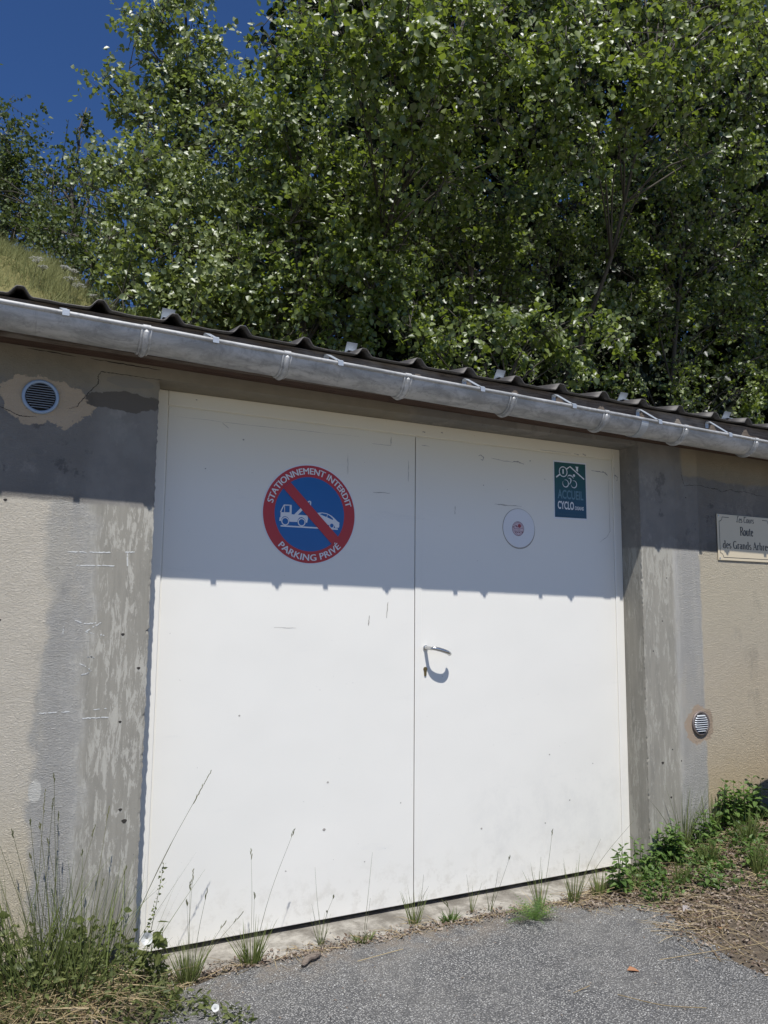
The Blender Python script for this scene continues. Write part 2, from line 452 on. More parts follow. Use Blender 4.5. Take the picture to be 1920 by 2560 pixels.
def catmull(pts, sub=6):
    P = [Vector(p) for p in pts]; P = [P[0]*2-P[1]]+P+[P[-1]*2-P[-2]]; out = []
    for k in range(1, len(P)-2):
        for j in range(sub):
            t = j/sub; a, b, c, d = P[k-1:k+3]
            out.append(.5*((2*b)+(c-a)*t+(2*a-5*b+4*c-d)*t*t+(3*b-a-3*c+d)*t**3))
    out.append(P[-2]); return out

# ------------------------------------------------------------------ the setting: ground, road, hill
DY = 0.138            # the door plane lies this far behind the wall face
WX = 2.431            # opening width
mb = MB(); mb.quad((-150, -150, -.07), (150, -150, -.07), (150, 150, -.07), (-150, 150, -.07))
g = mb.build('ground', plain('bounce_ground', (.40, .36, .29), .95, 0, .25, 3)); tag(g, kind='structure')  # mostly unseen ground, coloured pale to bounce warm light into the shade

def nz(x, y, s=1.0):
    return (sin(x*7.1*s+1.3)+sin(y*9.3*s+.7)+sin((x+y)*13.7*s)+sin((x*1.7-y)*23.1*s)*.5)/3.5

# asphalt sheet with a ragged edge along the threshold and round the verge
edge = [(-12, -.6), (-3, -.55), (-.9, -.50), (-.45, -.42), (-.25, -.37), (-.10, -.265), (.04, -.185), (.16, -.13), (.32, -.075), (.57, -.052), (.93, -.008), (1.12, -.045),
        (1.46, -.062), (1.82, -.078), (2.06, -.10), (2.2, -.20), (2.22, -.30), (2.13, -.42), (2.08, -.62), (2.0, -.82), (2.02, -1.0), (2.2, -1.3), (2.7, -1.8), (4, -2.6), (9, -3.5), (14, -3.6)]
e2 = []
for a, b in zip(edge[:-1], edge[1:]):
    L = math.dist(a, b); k = max(1, int(min(L, 2.5)/.02)) if abs(a[0]) < 3.5 else 3
    for j in range(k):
        t = j/k; x = a[0]+(b[0]-a[0])*t; y = a[1]+(b[1]-a[1])*t
        e2.append((x+nz(x, y, 4)*.006, y+nz(y, x, 5)*.012+nz(x, y, 14)*.004))
e2.append(edge[-1])
mb = MB(); n = len(e2)
for p in e2: mb.v.append((p[0], p[1], -.030))
mb.v += [(14, -4.6, -.030), (-12, -4.6, -.030)]
for p in e2: mb.v.append((p[0], p[1], -.068))
mb.f.append(tuple(reversed(range(n+2))))
for k in range(n-1): mb.f.append((k, k+n+2, k+n+3, k+1))
road = mb.build('road', M['asphalt']); tag(road, kind='structure')

# verge of soil and litter (left and right of the door)
def patch(name, x0, x1, y0, y1, hf, mat, nx, ny):
    mb = MB()
    for j in range(ny+1):
        for i in range(nx+1):
            x = x0+(x1-x0)*i/nx; y = y0+(y1-y0)*j/ny
            mb.v.append((x, y, hf(x, y)))
    for j in range(ny):
        for i in range(nx):
            a = j*(nx+1)+i; mb.f.append((a, a+1, a+nx+2, a+nx+1))
    o = mb.build(name, mat, smooth=True); tag(o, kind='structure'); return o
def sst(x, a, b):
    t = max(0, min(1, (x-a)/(b-a))); return t*t*(3-2*t)
def verge_r(x, y):
    lim = 1.98 if y < -.5 else 2.12-.25*sst(y, -.35, -.12)
    m = sst(x, lim-.05, lim+.35)
    h = -.062+m*(.035+.16*sst(x, 2.2, 3.2)*sst(y, -1.0, -.05)+.03*sst(x, 2.1, 2.6)) + .018*sst(x, lim-.15, lim)
    return h+nz(x, y, 1.5)*.010*m+nz(x*2, y*2, 3)*.004
def verge_l(x, y):
    m = sst(-x, -.22, .25)*sst(y, -.55, -.25)
    h = -.062+.022*sst(y, -.30, -.05)+m*.085+nz(x, y, 1.6)*.008
    return h
patch('verge', 1.75, 6, -2.2, .0, verge_r, M['soil'], 130, 70)
patch('verge', -3, 1.75, -.45, -.0, verge_l, M['soil'], 150, 24)

def hill_z(x, y):
    base = 2.75 if y < 3.6 else (2.75+(y-3.6)*.79 if y < 6.2 else (4.80+(y-6.2)*.53 if y < 8.2 else 5.86+(y-8.2)*.10))
    side = max(0, x+.55)
    base -= min(side*(.43 if side < 1.6 else .22)+(0 if side < 1.6 else .336), (base-1.2)*.75)*sst(y, 3.4, 5.5)
    base += min(2.0, max(0, -x-.55)*.12)
    base += .17*sst(y, 5, 6.5)
    wb = sst(x-(4.6+.39*(y-8.5)), 0, 1.6)        # steep wooded bank on the right
    base += wb*max(0, y-8.6)*1.0*(1 if y < 16 else 1)*min(1, 8/max(1e-3, y-8.6))
    return base+nz(x*.4, y*.4)*.10
mb = MB(); nx, ny = 110, 90
for j in range(ny+1):
    for i in range(nx+1):
        x = -10+(i/nx)*42; y = 3.62+(j/ny)**1.3*40
        mb.v.append((x, y, hill_z(x, y)))
for j in range(ny):
    for i in range(nx):
        a = j*(nx+1)+i; mb.f.append((a, a+1, a+nx+2, a+nx+1))
tag(mb.build('hill', M['hill'], smooth=True), kind='structure')

# ------------------------------------------------------------------ the garage
GA = empty('garage', (WX/2, 0, 0), 'low concrete garage with white double doors, zinc gutter and corrugated roof', 'garage')
GA.location = (0, 0, 0)
def part(mb, name, mat, parent=GA, **k): return mb.build(name, mat, parent, **k)
def zsof(x): return 2.147-.011*x      # height of the wall head / soffit
HD = 2.100

# wall: face with a slightly crumbled edge each side of the opening
mb = MB()
def side_wall(xo, xe, sgn):
    """xo outer x, xe edge x at the opening; sgn=+1 for the left wall"""
    zs = [-.25+k*.0125 for k in range(int((HD+.25)/.0125)+1)]; zs[-1] = HD
    cols = [xo, xe-sgn*.5, xe-sgn*.012]
    i = len(mb.v); W = 6
    for z in zs:
        j = (nz(z*3, 1, 6)*.0022 + (R_()-.5)*.0045)
        if R_() < .03: j -= .004
        e = xe+sgn*j
        for cx in cols: mb.v.append((cx, 0, z))
        mb.v.append((e, .0015+abs(j)*.3, z)); mb.v.append((xe, .010, z)); mb.v.append((xe, 1.0, z))
    for k in range(len(zs)-1):
        for c in range(W-1):
            a = i+k*W+c; q = (a, a+1, a+W+1, a+W)
            mb.f.append(q if sgn > 0 else q[::-1])
side_wall(-7, 0, 1)
side_wall(12, WX, -1)
# head over the opening (lintel): face and underside
mb.v += []; xs = [-7, -3, -.5, 0]+[k*WX/20 for k in range(1, 20)]+[WX, 3, 4, 8, 12]
i = len(mb.v)
for x in xs: mb.v += [(x, 0, HD), (x, 0, zsof(x)+.03)]
for k in range(len(xs)-1): a = i+2*k; mb.f.append((a, a+2, a+3, a+1))
mb.quad((0, 0, HD), (0, 1.0, HD), (WX, 1.0, HD), (WX, 0, HD))
# end and back walls so that the inside stays dark
mb.quad((-7, 0, -.25), (-7, 3.6, -.25), (-7, 3.6, 2.9), (-7, 0, 2.2)); mb.quad((12, 0, -.25), (12, 0, 2.2), (12, 3.6, 2.9), (12, 3.6, -.25))
mb.quad((-7, 3.6, -.25), (12, 3.6, -.25), (12, 3.6, 2.85), (-7, 3.6, 2.85))
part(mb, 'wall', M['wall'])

# threshold slab
mb = MB(); xs = [k*.03-.15 for k in range(int(2.75/.03))]
top = [(x, -.045+.02*sst(x, .9, 1.2)-.035*sst(x, 1.2, 2.2)+nz(x, 2, 3)*.012+nz(x, 1, 12)*.004) for x in xs]
for x, y in top:
    mb.v += [(x, y, -.075), (x, y, -.032+nz(x, 3, 9)*.002), (x, y+.014, -.023), (x, 1.0, -.020)]
for k in range(len(xs)-1):
    for c in range(3):
        a = 4*k+c; mb.f.append((a, a+4, a+5, a+1))
part(mb, 'threshold', M['sill'])
mb = MB(); mb.box(.0, WX, .30, 1.0, -.019, 2.09); part(mb, 'dark_interior', M['dark'])

# door frame, two leaves
mb = MB()
mb.box(.0, .062, DY-.004, DY+.05, -.018, 2.1); mb.box(WX-.052, WX, DY-.004, DY+.05, -.018, 2.1)
mb.box(.062, WX-.052, DY-.004, DY+.05, 2.040, 2.1)
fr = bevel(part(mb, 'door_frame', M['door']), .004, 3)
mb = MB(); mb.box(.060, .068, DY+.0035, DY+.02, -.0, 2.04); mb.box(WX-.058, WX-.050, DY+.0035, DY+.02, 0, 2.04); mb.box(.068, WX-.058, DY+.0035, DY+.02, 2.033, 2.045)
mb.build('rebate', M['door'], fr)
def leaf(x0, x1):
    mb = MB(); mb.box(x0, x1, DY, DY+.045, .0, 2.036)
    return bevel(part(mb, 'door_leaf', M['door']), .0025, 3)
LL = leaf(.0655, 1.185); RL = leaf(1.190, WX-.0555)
mb = MB(); mb.box(1.1860, 1.219, DY-.0030, DY-.0006, .004, 2.030)
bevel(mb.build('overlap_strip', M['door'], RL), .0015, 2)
# scuffs on the leaves (pencil-thin marks rubbed into the paint)
SX, SZ = .673, 1.645
def marks(lst, parent, name='scuff_marks', mat='scuff', y=DY-.0006, w=.0024, ox=SX, oz=SZ):
    pass
mbL, mbR, mbF = LL, RL, fr
def mk(m, pts, w=.002, jit=.0012):
    pts = smooth_line(pts, 6, jit); n = len(pts)
    q = MB(); q.ribbon(pts, [w*(.35+.65*sin(pi*(k+.5)/n))*(.5+R_()) for k in range(n)], DY-.0007); q.build('scuff_mark', M['scuff'], m)
def chipmark(m, x, z, r):
    q = MB(); q.prism(circ(x, z, r, 9, r2=r*.8), DY-.0008, DY+.001); q.build('paint_chip', M['scuff'], m)
mk(mbL, [(.846, 1.925), (.8463, 1.831)]); mk(mbL, [(1.1489, 1.9217), (1.1488, 1.8243)])
mk(mbL, [(.9708, 1.761), (1.0553, 1.7636)], .003); mk(mbL, [(1.0591, 2.0211), (1.0582, 1.9811)], .003)
mk(mbL, [(.9622, 1.9804), (1.0582, 1.9811)]); mk(mbL, [(1.0498, 1.2802), (1.0436, 1.2095)], .004); mk(mbL, [(.9596, 1.2193), (.9557, 1.1755)], .005)
mk(mbL, [(.5259, 1.1706), (.6227, 1.1666)], .0015); mk(mbL, [(.28, 1.996), (.31, 1.975)]); mk(mbL, [(.1, 2.0), (.45, 1.998), (.9, 2.005)], .001)
for x, z, r in ((.7763, .536, .005), (.7633, .350, .007), (.3911, .8249, .004), (.373, 1.9344, .004), (.22, 1.80, .003), (.95, .20, .003), (.60, .21, .003), (1.12, .42, .003)):
    chipmark(LL, x, z, r)
mk(mbR, [(1.6216, 1.7531), (1.66, 1.7534), (1.785, 1.7525)], .004); mk(mbR, [(1.5328, 1.9799), (1.545, 1.986), (1.562, 1.976), (1.557, 1.9605), (1.545, 1.966)], .004)
mk(mbR, [(1.6026, 1.9766), (1.66, 1.9705), (1.735, 1.9683)], .003); mk(mbR, [(1.735, 1.9715), (1.765, 1.973), (1.801, 1.9642)], .006)
mk(mbR, [(2.2335, 1.9714), (2.29, 1.9700), (2.334, 1.9688)], .004); mk(mbR, [(2.31, 1.975), (2.345, 1.955)], .006)
mk(mbR, [(2.28, 1.60), (2.33, 1.63), (2.352, 1.66), (2.350, 1.93)], .0018); mk(mbR, [(1.40, 1.73), (1.398, 1.69)], .003)
mk(mbR, [(1.205, 1.999), (1.26, 1.998)], .002)
for x, z, r in ((1.9317, .5624, .004), (1.5371, .2659, .005), (1.84, 1.985, .004), (1.56, 1.84, .003), (1.70, 1.83, .002), (1.93, 1.90, .003), (1.33, .95, .002), (1.9, .25, .004), (2.05, .34, .004), (2.2, .5, .003)):
    chipmark(RL, x, z, r)
def mkf(pts, w):
    pts = smooth_line(pts, 6, .0012); n = len(pts)
    q = MB(); q.ribbon(pts, [w*(.3+R_()) for _ in pts], DY-.0049); q.build('scuff_mark', M['scuff'], fr)
mkf([(2.12, 2.047), (2.15, 2.045)], .004); mkf([(2.176, 2.052), (2.195, 2.046)], .006); mkf([(2.386, 2.0), (2.388, 1.94)], .0018); mkf([(2.39, 1.96), (2.41, 1.95), (2.405, 1.93)], .006)
mkf([(1.22, 2.062), (1.235, 2.061)], .006); mkf([(1.32, 2.07), (1.33, 2.068)], .005); mkf([(.17, 2.075), (.175, 2.074)], .004); mkf([(1.9, 2.046), (2.1, 2.048)], .0016)

# lever handle and cylinder lock
hp = catmull([(1.240, DY, 1.078), (1.240, DY-.030, 1.078), (1.243, DY-.050, 1.078), (1.256, DY-.062, 1.077), (1.285, DY-.066, 1.070), (1.315, DY-.062, 1.061), (1.336, DY-.050, 1.053), (1.343, DY-.040, 1.050)], 6)
mb = MB(); mb.tube(hp, [.0085]*8+[.0085+.0010*sin(pi*k/(len(hp)-8)) for k in range(len(hp)-8)], 18)
h = mb.build('handle', M['steel'], RL, smooth=True)
mb = MB(); mb.prism(circ(1.240, 1.078, .0115, 32), DY-.006, DY-.0002); bevel(mb.build('handle_rose', M['steel'], RL), .001)
mb = MB(); key = [(1.240+.0095*cos(a), .984+.0095*sin(a)) for a in [radians(-50+k*(280/20)) for k in range(21)]]
key = key+[(1.2345, .957), (1.237, .953), (1.243, .953), (1.2455, .957)]
mb.prism(key, DY-.004, DY-.0002); lk = mb.build('lock_cylinder', M['brass'], RL)
mb = MB(); mb.prism(circ(1.240, .984, .006, 24), DY-.0048, DY-.0041); mb.build('lock_barrel', M['brass'], RL)

# soffit board, fascia board
mb = MB()
xs = [-7+k*.5 for k in range(39)]
mb.extr_x([(-.115, 2.148), (-.115, 2.168), (.03, 2.168), (.03, 2.148)], xs, lambda x: -.011*x)
part(mb, 'soffit_board', M['soffit'])
mb = MB(); mb.extr_x([(-.1520, 2.136), (-.1520, 2.262), (-.116, 2.262), (-.116, 2.136)], xs, lambda x: -.0070*x)
part(mb, 'fascia_board', M['fascia'])

# corrugated roof: trapezoid ribs running up the slope
PER = .2535; X0 = -.50-PER*26
def rib(u):
    u = abs(((u+.5) % 1)-.5)*PER     # distance from the crest
    if u < .011: return .033
    if u < .038: return .033-sst(u, .008, .040)*.031
    return .002-.002*sst(u, .040, .1237)
xs = []
k = 0
while X0+k*PER < 12:
    for t in (-.5, -.35, -.21, -.165, -.14, -.115, -.09, -.065, -.042, 0, .042, .065, .09, .115, .14, .165, .21, .35): xs.append(X0+k*PER+t*PER)
    k += 1
RS = .165
def zroof(x, y): return 2.2665-.0055*x+RS*(y+.170)+rib((x+.50)/PER)
mb = MB(); ys = [-.182, -.08, .6, 1.6, 3.62]
for y in ys:
    for x in xs:
        w = nz(x, 5, 3)*.0022+nz(x, 1, 11)*.0016
        mb.v.append((x, y+(nz(x, 2, 2)*.005+(R_()-.5)*.003 if y < -.15 else 0), zroof(x, y)+w))
n = len(xs)
for j in range(len(ys)-1):
    for i in range(n-1):
        a = j*n+i; mb.f.append((a, a+1, a+n+1, a+n))
rf = part(mb, 'roof', M['roof'], smooth=True)
sd = rf.modifiers.new('thickness', 'SOLIDIFY'); sd.thickness = .0045; sd.offset = -1
for q in range(-1, 9):
    x = -.50+PER*(2+3*q); y = -.06
    if x > 5: break
    z = zroof(x, y)
    mb = MB(); x += .004
    prof = [(y-.012, z+.001), (y-.012, z+.0035), (y+.030, z+.0035), (y+.004, z+.042), (y+.0065, z+.043), (y+.038, z+.001)]
    mb.extr_x(prof, [x-.024, x+.024])
    hk = mb.build('snow_hook', M['newzinc'], rf)

# half-round zinc gutter
def zl(x): return 2.1875-.019*x
YL, RG = -.284, .0668
YC = YL+RG
def gut_prof(r, t, n=28):
    o = [(YC-r*cos(pi*k/n), -r*sin(pi*k/n)) for k in range(n+1)]
    i = [(YC-(r-t)*cos(pi*k/n), -(r-t)*sin(pi*k/n)) for k in range(n+1)][::-1]
    return o+i
gxs = [-7+k*.095 for k in range(201)]
mb = MB(); mb.extr_x(gut_prof(RG, .0016), gxs, lambda x: zl(x)+nz(x, 4, 1.3)*.0012)
GU = part(mb, 'gutter', M['zinc'], smooth=True)
mb = MB(); mb.tube([(x, YL-.0015, zl(x)+.002+nz(x, 4, 1.3)*.0012) for x in gxs], .0078, 12)
mb.build('rolled_lip', M['zinc'], GU, smooth=True)
mb = MB()
bx = [-.616-.512, -.618, -.107, .400, .910, 1.427, 1.949, 2.458, 2.966, 3.48, 3.99, 4.50, 5.02]
for x in bx:
    mb = MB()
    def arc(r, a0, a1, n=22): return [(YC-r*cos(a0+(a1-a0)*k/n), zl(x)-r*sin(a0+(a1-a0)*k/n)) for k in range(n+1)]
    # flat strap under the gutter with a raised rib along its middle, hooked over the lip
    o_, i_ = arc(RG+.0035, -.02, pi), arc(RG+.0008, -.02, pi)[::-1]
    mb.extr_x(o_+i_, [x-.019, x-.0165, x+.0165, x+.019])
    mb.tube([(x, y, z) for y, z in arc(RG+.0035, .05, pi)], [.004]+[.0095]*21+[.006], 10)
    mb.tube([(x-.0155, y, z) for y, z in arc(RG+.003, .05, pi)], .0034, 6)
    mb.tube([(x+.0155, y, z) for y, z in arc(RG+.003, .05, pi)], .0034, 6)
    hk = [(YL-.0015+.0100*cos(a), zl(x)+.002+.0100*sin(a)) for a in [radians(215-k*20) for k in range(11)]]
    mb.extr_x(hk+[(YL-.0015+.0085*cos(a), zl(x)+.002+.0085*sin(a)) for a in [radians(15+k*20) for k in range(11)]], [x-.013, x+.013])
    mb.build('gutter_bracket', M['bracket'], GU)
for x in (-.87, -.365, .130, .612, 1.262, 1.754, 2.278, 2.763, 3.27, 3.76):
    mb = MB(); w = .011; d = .0016; yf = -.1535; zf = 2.244-.0075*x
    mb.extr_x([(yf, zf+.001), (yf-.002, zf-.001), (yf-.010, zf+.006), (yf-.016, zf+.004), (YL+.004, zl(x)+.012), (YL-.006, zl(x)+.0115), (YL-.0105, zl(x)+.006),
               (YL-.012, zl(x)+.004), (YL-.012, zl(x)-.010), (YL-.0135, zl(x)-.010), (YL-.0138, zl(x)+.008), (YL-.006, zl(x)+.0135), (YL+.004, zl(x)+.0140), (yf-.017, zf+.0065), (yf-.010, zf+.0085), (yf, zf+.004)][::-1], [x-w, x+w])
    mb.box(x-w, x+w, yf, yf+.0012, zf-.026, zf+.004)
    ms = mb.build('gutter_strap', M['newzinc'], GU)
mb = MB(); x = 2.19
mb.extr_x([(YC-r*cos(pi*k/24), zl(x)-r*sin(pi*k/24)) for r, ks in ((RG+.0035, range(25)), (RG+.0008, range(24, -1, -1))) for k in ks], [x-.022, x+.022])
mb.build('joint_collar', M['newzinc'], GU)

# round vents let into the wall
def vent(cx, cz, rr, rimmat, slatmat, nsl, tilt):
    e = MB(); e.prism(circ(cx, cz, rr*.86, 48), -.003, .0008)
    base = e.build('vent_grille', M['dark'], GA)
    mb = MB(); n = 64; prof = [(rr, -.0005), (rr, -.007), (rr*.97, -.0105), (rr*.84, -.0100), (rr*.80, -.0065), (rr*.80, -.0005)]
    for k in range(n):
        a = 2*pi*k/n
        for r, y in prof: mb.v.append((cx+r*cos(a), y, cz+r*sin(a)))
    m = len(prof)
    for k in range(n):
        for q in range(m-1):
            a = k*m+q; b = ((k+1) % n)*m+q; mb.f.append((a, b, b+1, a+1))
    mb.build('rim', rimmat, base, smooth=True, recalc=True)
    for s in range(nsl):
        z = cz+rr*.70*(1-2*(s+.5)/nsl); hw = math.sqrt(max(1e-6, (rr*.80)**2-(z-cz)**2))*.96
        mb = MB(); q = 14; h_ = rr*.70*2/nsl
        # each louvre: a bulged hood whose ends close in
        for i in range(q+1):
            t = -1+2*i/q; e_ = math.sqrt(max(0, 1-abs(t)**6))
            x = cx+hw*t
            for (yy, zz) in ((-.004, h_*.42), (-.0075-tilt*.3*e_, h_*.22), (-.0095-tilt*e_, -h_*.10), (-.0090-tilt*e_, -h_*.20), (-.0060, -h_*.05*(2-e_)), (-.0035, h_*.30)):
                mb.v.append((x, yy, z+zz))
        for i in range(q):
            for c in range(6):
                a = i*6+c; b = i*6+(c+1) % 6; mb.f.append((a, a+6, b+6, b))
        mb.f += [tuple(range(6)), tuple(q*6+5-k for k in range(6))]
        mb.build('louvre', slatmat, base, smooth=True, recalc=True)
    return base
vent(-.408, 1.977, .061, M['ventblue'], M['louvre'], 10, .004)
vent(2.803, .678, .062, plain("old_vent_rim", (.20, .165, .15), .5, .3, .2, 60), plain('bright_vent_slat', (.62, .64, .66), .35, .25, .1, 60), 8, .008)

# cracks, chalk marks and nail holes on the wall
def flat(lines, name, mat, w, jit, wj=.6, y=-.0008):
    mb = MB()
    for L in lines:
        pts = smooth_line(L, 8, jit); n = len(pts)
        mb.ribbon(pts, [w*(1-wj+2*wj*R_())*min(1, .3+4*min(k, n-1-k)/n) for k in range(n)], y)
    return part(mb, name, mat)
flat([[(-.005, 2.0976), (-.078, 2.0989), (-.158, 2.0991), (-.212, 2.0982), (-.2205, 2.078), (-.218, 2.054), (-.25, 2.016), (-.267, 1.989), (-.288, 1.958), (-.3136, 1.9486)]], 'crack', M['crack'], .0022, .0016)
flat([[(-.60, 1.935), (-.533, 1.9259), (-.512, 1.9196), (-.487, 1.908), (-.462, 1.9014), (-.418, 1.9056)]], 'crack', M['crack'], .0022, .0015)
flat([[(2.732, 2.03), (2.732, 1.9738), (2.7516, 1.9154), (2.851, 1.9261), (2.944, 1.9168), (3.0, 1.9156), (3.038, 1.9018), (3.112, 1.9215), (3.152, 1.9104), (3.227, 1.919), (3.32, 1.905), (3.42, 1.90)]], 'crack', M['crack'], .0022, .0022)
flat([[(.0, 2.137), (-.12, 2.139), (-.25, 2.143)], [(-.30, 2.142), (-.46, 2.146)]], 'crack', M['crack'], .003, .0015)
ch = [[(-.2885, 1.4372), (-.16, 1.441), (-.063, 1.4464)], [(-.2576, 1.3911), (-.131, 1.3943)], [(-.2522, 1.1998), (-.22, 1.188), (-.1654, 1.1923), (-.19, 1.178), (-.2168, 1.1597), (-.1534, 1.1467)], [(-.29, 1.155), (-.2887, 1.1799)],
      [(-.2075, 1.0722), (-.195, 1.075), (-.1834, 1.0702)], [(-.2301, 1.0503), (-.2058, 1.0398), (-.1907, 1.0245), (-.205, 1.015), (-.2327, 1.0108)], [(-.3504, .8884), (-.28, .888), (-.1311, .8931)], [(-.239, .8642), (-.1248, .863)], [(-.0885, 1.449), (-.0858, 1.3916)]]
for L in ch:      # broken chalk: one stroke each, its width pinching almost to nothing
    pts = smooth_line(L, 26, .0012); mb = MB(); wv = []; c_ = 1
    for k in pts:
        if R_() < .35: c_ = 1 if R_() < .66 else .02
        wv.append(c_*U(.0020, .0048))
    mb.ribbon(pts, wv, -.0009); part(mb, 'chalk_mark', M['chalk'])
for x, z, r in ((-.497, 1.606, .006), (-.49, 1.20, .005), (-.07, .545, .006), (-.055, .505, .009), (-.09, 1.15, .006), (-.085, .845, .005), (2.53, .50, .008), (2.49, 1.05, .004), (2.60, .56, .004), (2.56, 1.20, .004), (2.58, .33, .006), (2.66, .50, .004), (-.03, 1.03, .006), (2.60, 1.42, .004), (2.76, 1.85, .004)):
    mb = MB(); mb.prism([(x+r*cos(2*pi*k/9)*(1+.3*sin(k*2.1)), z+r*.8*sin(2*pi*k/9)) for k in range(9)], -.0008, .001)
    part(mb, 'pit', M['crack'])

# ------------------------------------------------------------------ lettering helpers
def text_pts(txt, size=1.0, xs=1.0, bold=0.0, spacing=1.0, res=4):
    cu = bpy.data.curves.new('t', 'FONT'); cu.body = txt; cu.size = size; cu.offset = bold; cu.space_character = spacing
    cu.resolution_u = res; cu.fill_mode = 'FRONT'; cu.extrude = 0
    ob = bpy.data.objects.new('t', cu); C.objects.link(ob)
    me = bpy.data.meshes.new_from_object(ob)
    v = [(p.co.x*xs, p.co.y) for p in me.vertices]; f = [tuple(q.vertices) for q in me.polygons]
    bpy.data.objects.remove(ob); bpy.data.curves.remove(cu); bpy.data.meshes.remove(me)
    return v, f
def flat_mesh(name, v, f, y, mat, parent):
    me = bpy.data.meshes.new(name); me.from_pydata([(p[0], y, p[1]) for p in v], [], f); me.update()
    return finish(name, me, mat, parent)
def text_flat(txt, x0, x1, z0, z1, y, mat, parent, bold=.0, name='lettering'):
    """fit the word into the box x0..x1, z0..z1 (cap height)"""
    v, f = text_pts(txt, 1.0, 1.0, bold)
    a = min(p[0] for p in v); b = max(p[0] for p in v); c = min(p[1] for p in v); d = max(p[1] for p in v)
    v = [(x0+(p[0]-a)/(b-a)*(x1-x0), z0+(p[1]-c)/(d-c)*(z1-z0)) for p in v]
    return flat_mesh(name, v, f, y, mat, parent)

# ------------------------------------------------------------------ round no-parking sticker
Y = DY
ST = empty('no_parking_sticker', (0, 0, 0), 'large round red and blue sticker reading STATIONNEMENT INTERDIT PARKING PRIVÉ on the left door leaf', 'sticker')
def P(mb, name, mat, parent): return mb.build(name, M[mat], parent)
def sp(pts): return [(SX+a, SZ+b) for a, b in pts]
mb = MB(); mb.prism(circ(SX, SZ, .2145, 96), Y-.0008, Y-.0002); P(mb, 'white_border', 'white', ST)
def ring(mb, cx, cz, r0, r1, y, n=96):
    i = len(mb.v)
    for k in range(n):
        a = 2*pi*k/n
        mb.v += [(cx+r0*cos(a), y, cz+r0*sin(a)), (cx+r1*cos(a), y, cz+r1*sin(a))]
    for k in range(n):
        a = i+2*k; b = i+2*((k+1) % n); mb.f.append((a, b, b+1, a+1))
mb = MB(); ring(mb, SX, SZ, .1585, .2085, Y-.0014); P(mb, 'red_ring', 'red', ST)
mb = MB(); mb.prism(circ(SX, SZ, .1600, 96), Y-.0012, Y-.0009); P(mb, 'blue_disc', 'blue', ST)
# picture of a tow truck lifting a car
yt = Y-.0017
mb = MB()
mb.prism(sp([(-.1371, -.0364), (-.1355, -.022), (-.132, -.0205), (-.1318, .0003), (-.1116, .0004), (-.1116, .0290), (-.0916, .0290), (-.0916, .0004), (-.0834, .0010), (-.0834, -.0060), (-.0109, -.0062), (-.0093, -.0207), (-.0125, -.0380),
               (-.0185, -.0377), (-.0215, -.0260), (-.0290, -.0180), (-.0385, -.0155), (-.0480, -.0180), (-.0545, -.0260), (-.0570, -.0372), (-.0915, -.0377), (-.0945, -.0260), (-.1015, -.0185), (-.1110, -.0160), (-.1205, -.0185), (-.1270, -.0260), (-.1295, -.0368)]), yt-.0002, yt)
mb.ribbon(sp([(-.1318, .0003), (-.1270, .0120), (-.1173, .0310), (-.0875, .0322), (-.0875, .001)]), .0046, yt-.0001)
mb.ribbon(sp([(-.1150, .0310), (-.1140, .0003)]), .0030, yt-.00015)
mb.prism(sp([(-.0834, .0331), (-.0834, -.006), (-.0915, -.006), (-.0915, .0331)]), yt-.0006, yt-.0003)
mb.prism(sp([(-.0720, -.0062), (-.0550, -.0062), (-.0150, .0345), (-.0235, .0440)]), yt-.0010, yt-.0007)
for cx_, r0, r1 in ((-.1106, .0130, .0175), (-.0376, .0130, .0175)): ring(mb, SX+cx_, SZ-.0368, r0, r1, yt-.0003, 40)
mb.ribbon(sp([(-.0150, .0450), (-.0085, .0525), (-.0020, .0545), (.0010, .0530), (.0005, .0335)]), [.004, .006, .006, .006, .005], yt-.0002)
P(mb, 'tow_truck_symbol', 'white', ST)
mb = MB(); mb.prism(sp([(-.1121, .0279), (-.0930, .0285), (-.0930, .0017), (-.1121, .0010)]), yt-.0016, yt-.0011); P(mb, 'cab_window_symbol', 'blue', ST)
mb = MB()
mb.prism(sp([(.0200, .0060), (.0550, .0105), (.0775, .0082), (.1001, -.0012), (.1162, -.0140), (.1277, -.0240), (.1369, -.0286), (.1355, -.0360), (.1365, -.0420), (.1350, -.0500), (.1169, -.0527), (.1140, -.0430), (.1090, -.0345), (.1010, -.0305),
              (.0925, -.0345), (.0875, -.0418), (.0806, -.0402), (.0647, -.0286), (.0400, -.0060)]), yt-.0002, yt)
ring(mb, SX+.1009, SZ-.0432, .0085, .0122, yt-.0003, 36)
P(mb, 'car_symbol', 'white', ST)
mb = MB(); mb.prism(sp([(.0441, .0025), (.0551, .0072), (.0798, .0038), (.0750, -.0080)]), yt-.0006, yt-.0003); mb.prism(sp([(.0815, .0030), (.0934, -.0035), (.1072, -.0145), (.1045, -.0188), (.0783, -.0088)]), yt-.0006, yt-.0003)
P(mb, 'car_window_symbol', 'blue', ST)
mb = MB(); mb.prism(sp([(-.1303, -.0542), (.0600, -.0540), (.1292, -.0537), (.1293, -.0602), (.0600, -.0600), (-.1302, -.0600)]), yt-.0002, yt); P(mb, 'road_line_symbol', 'white', ST)
mb = MB(); mb.prism(sp([(-.1230, .1020), (-.0920, .1290), (.1334, -.0930), (.1040, -.1250)]), yt-.0024, yt-.0018); P(mb, 'red_bar', 'red', ST)
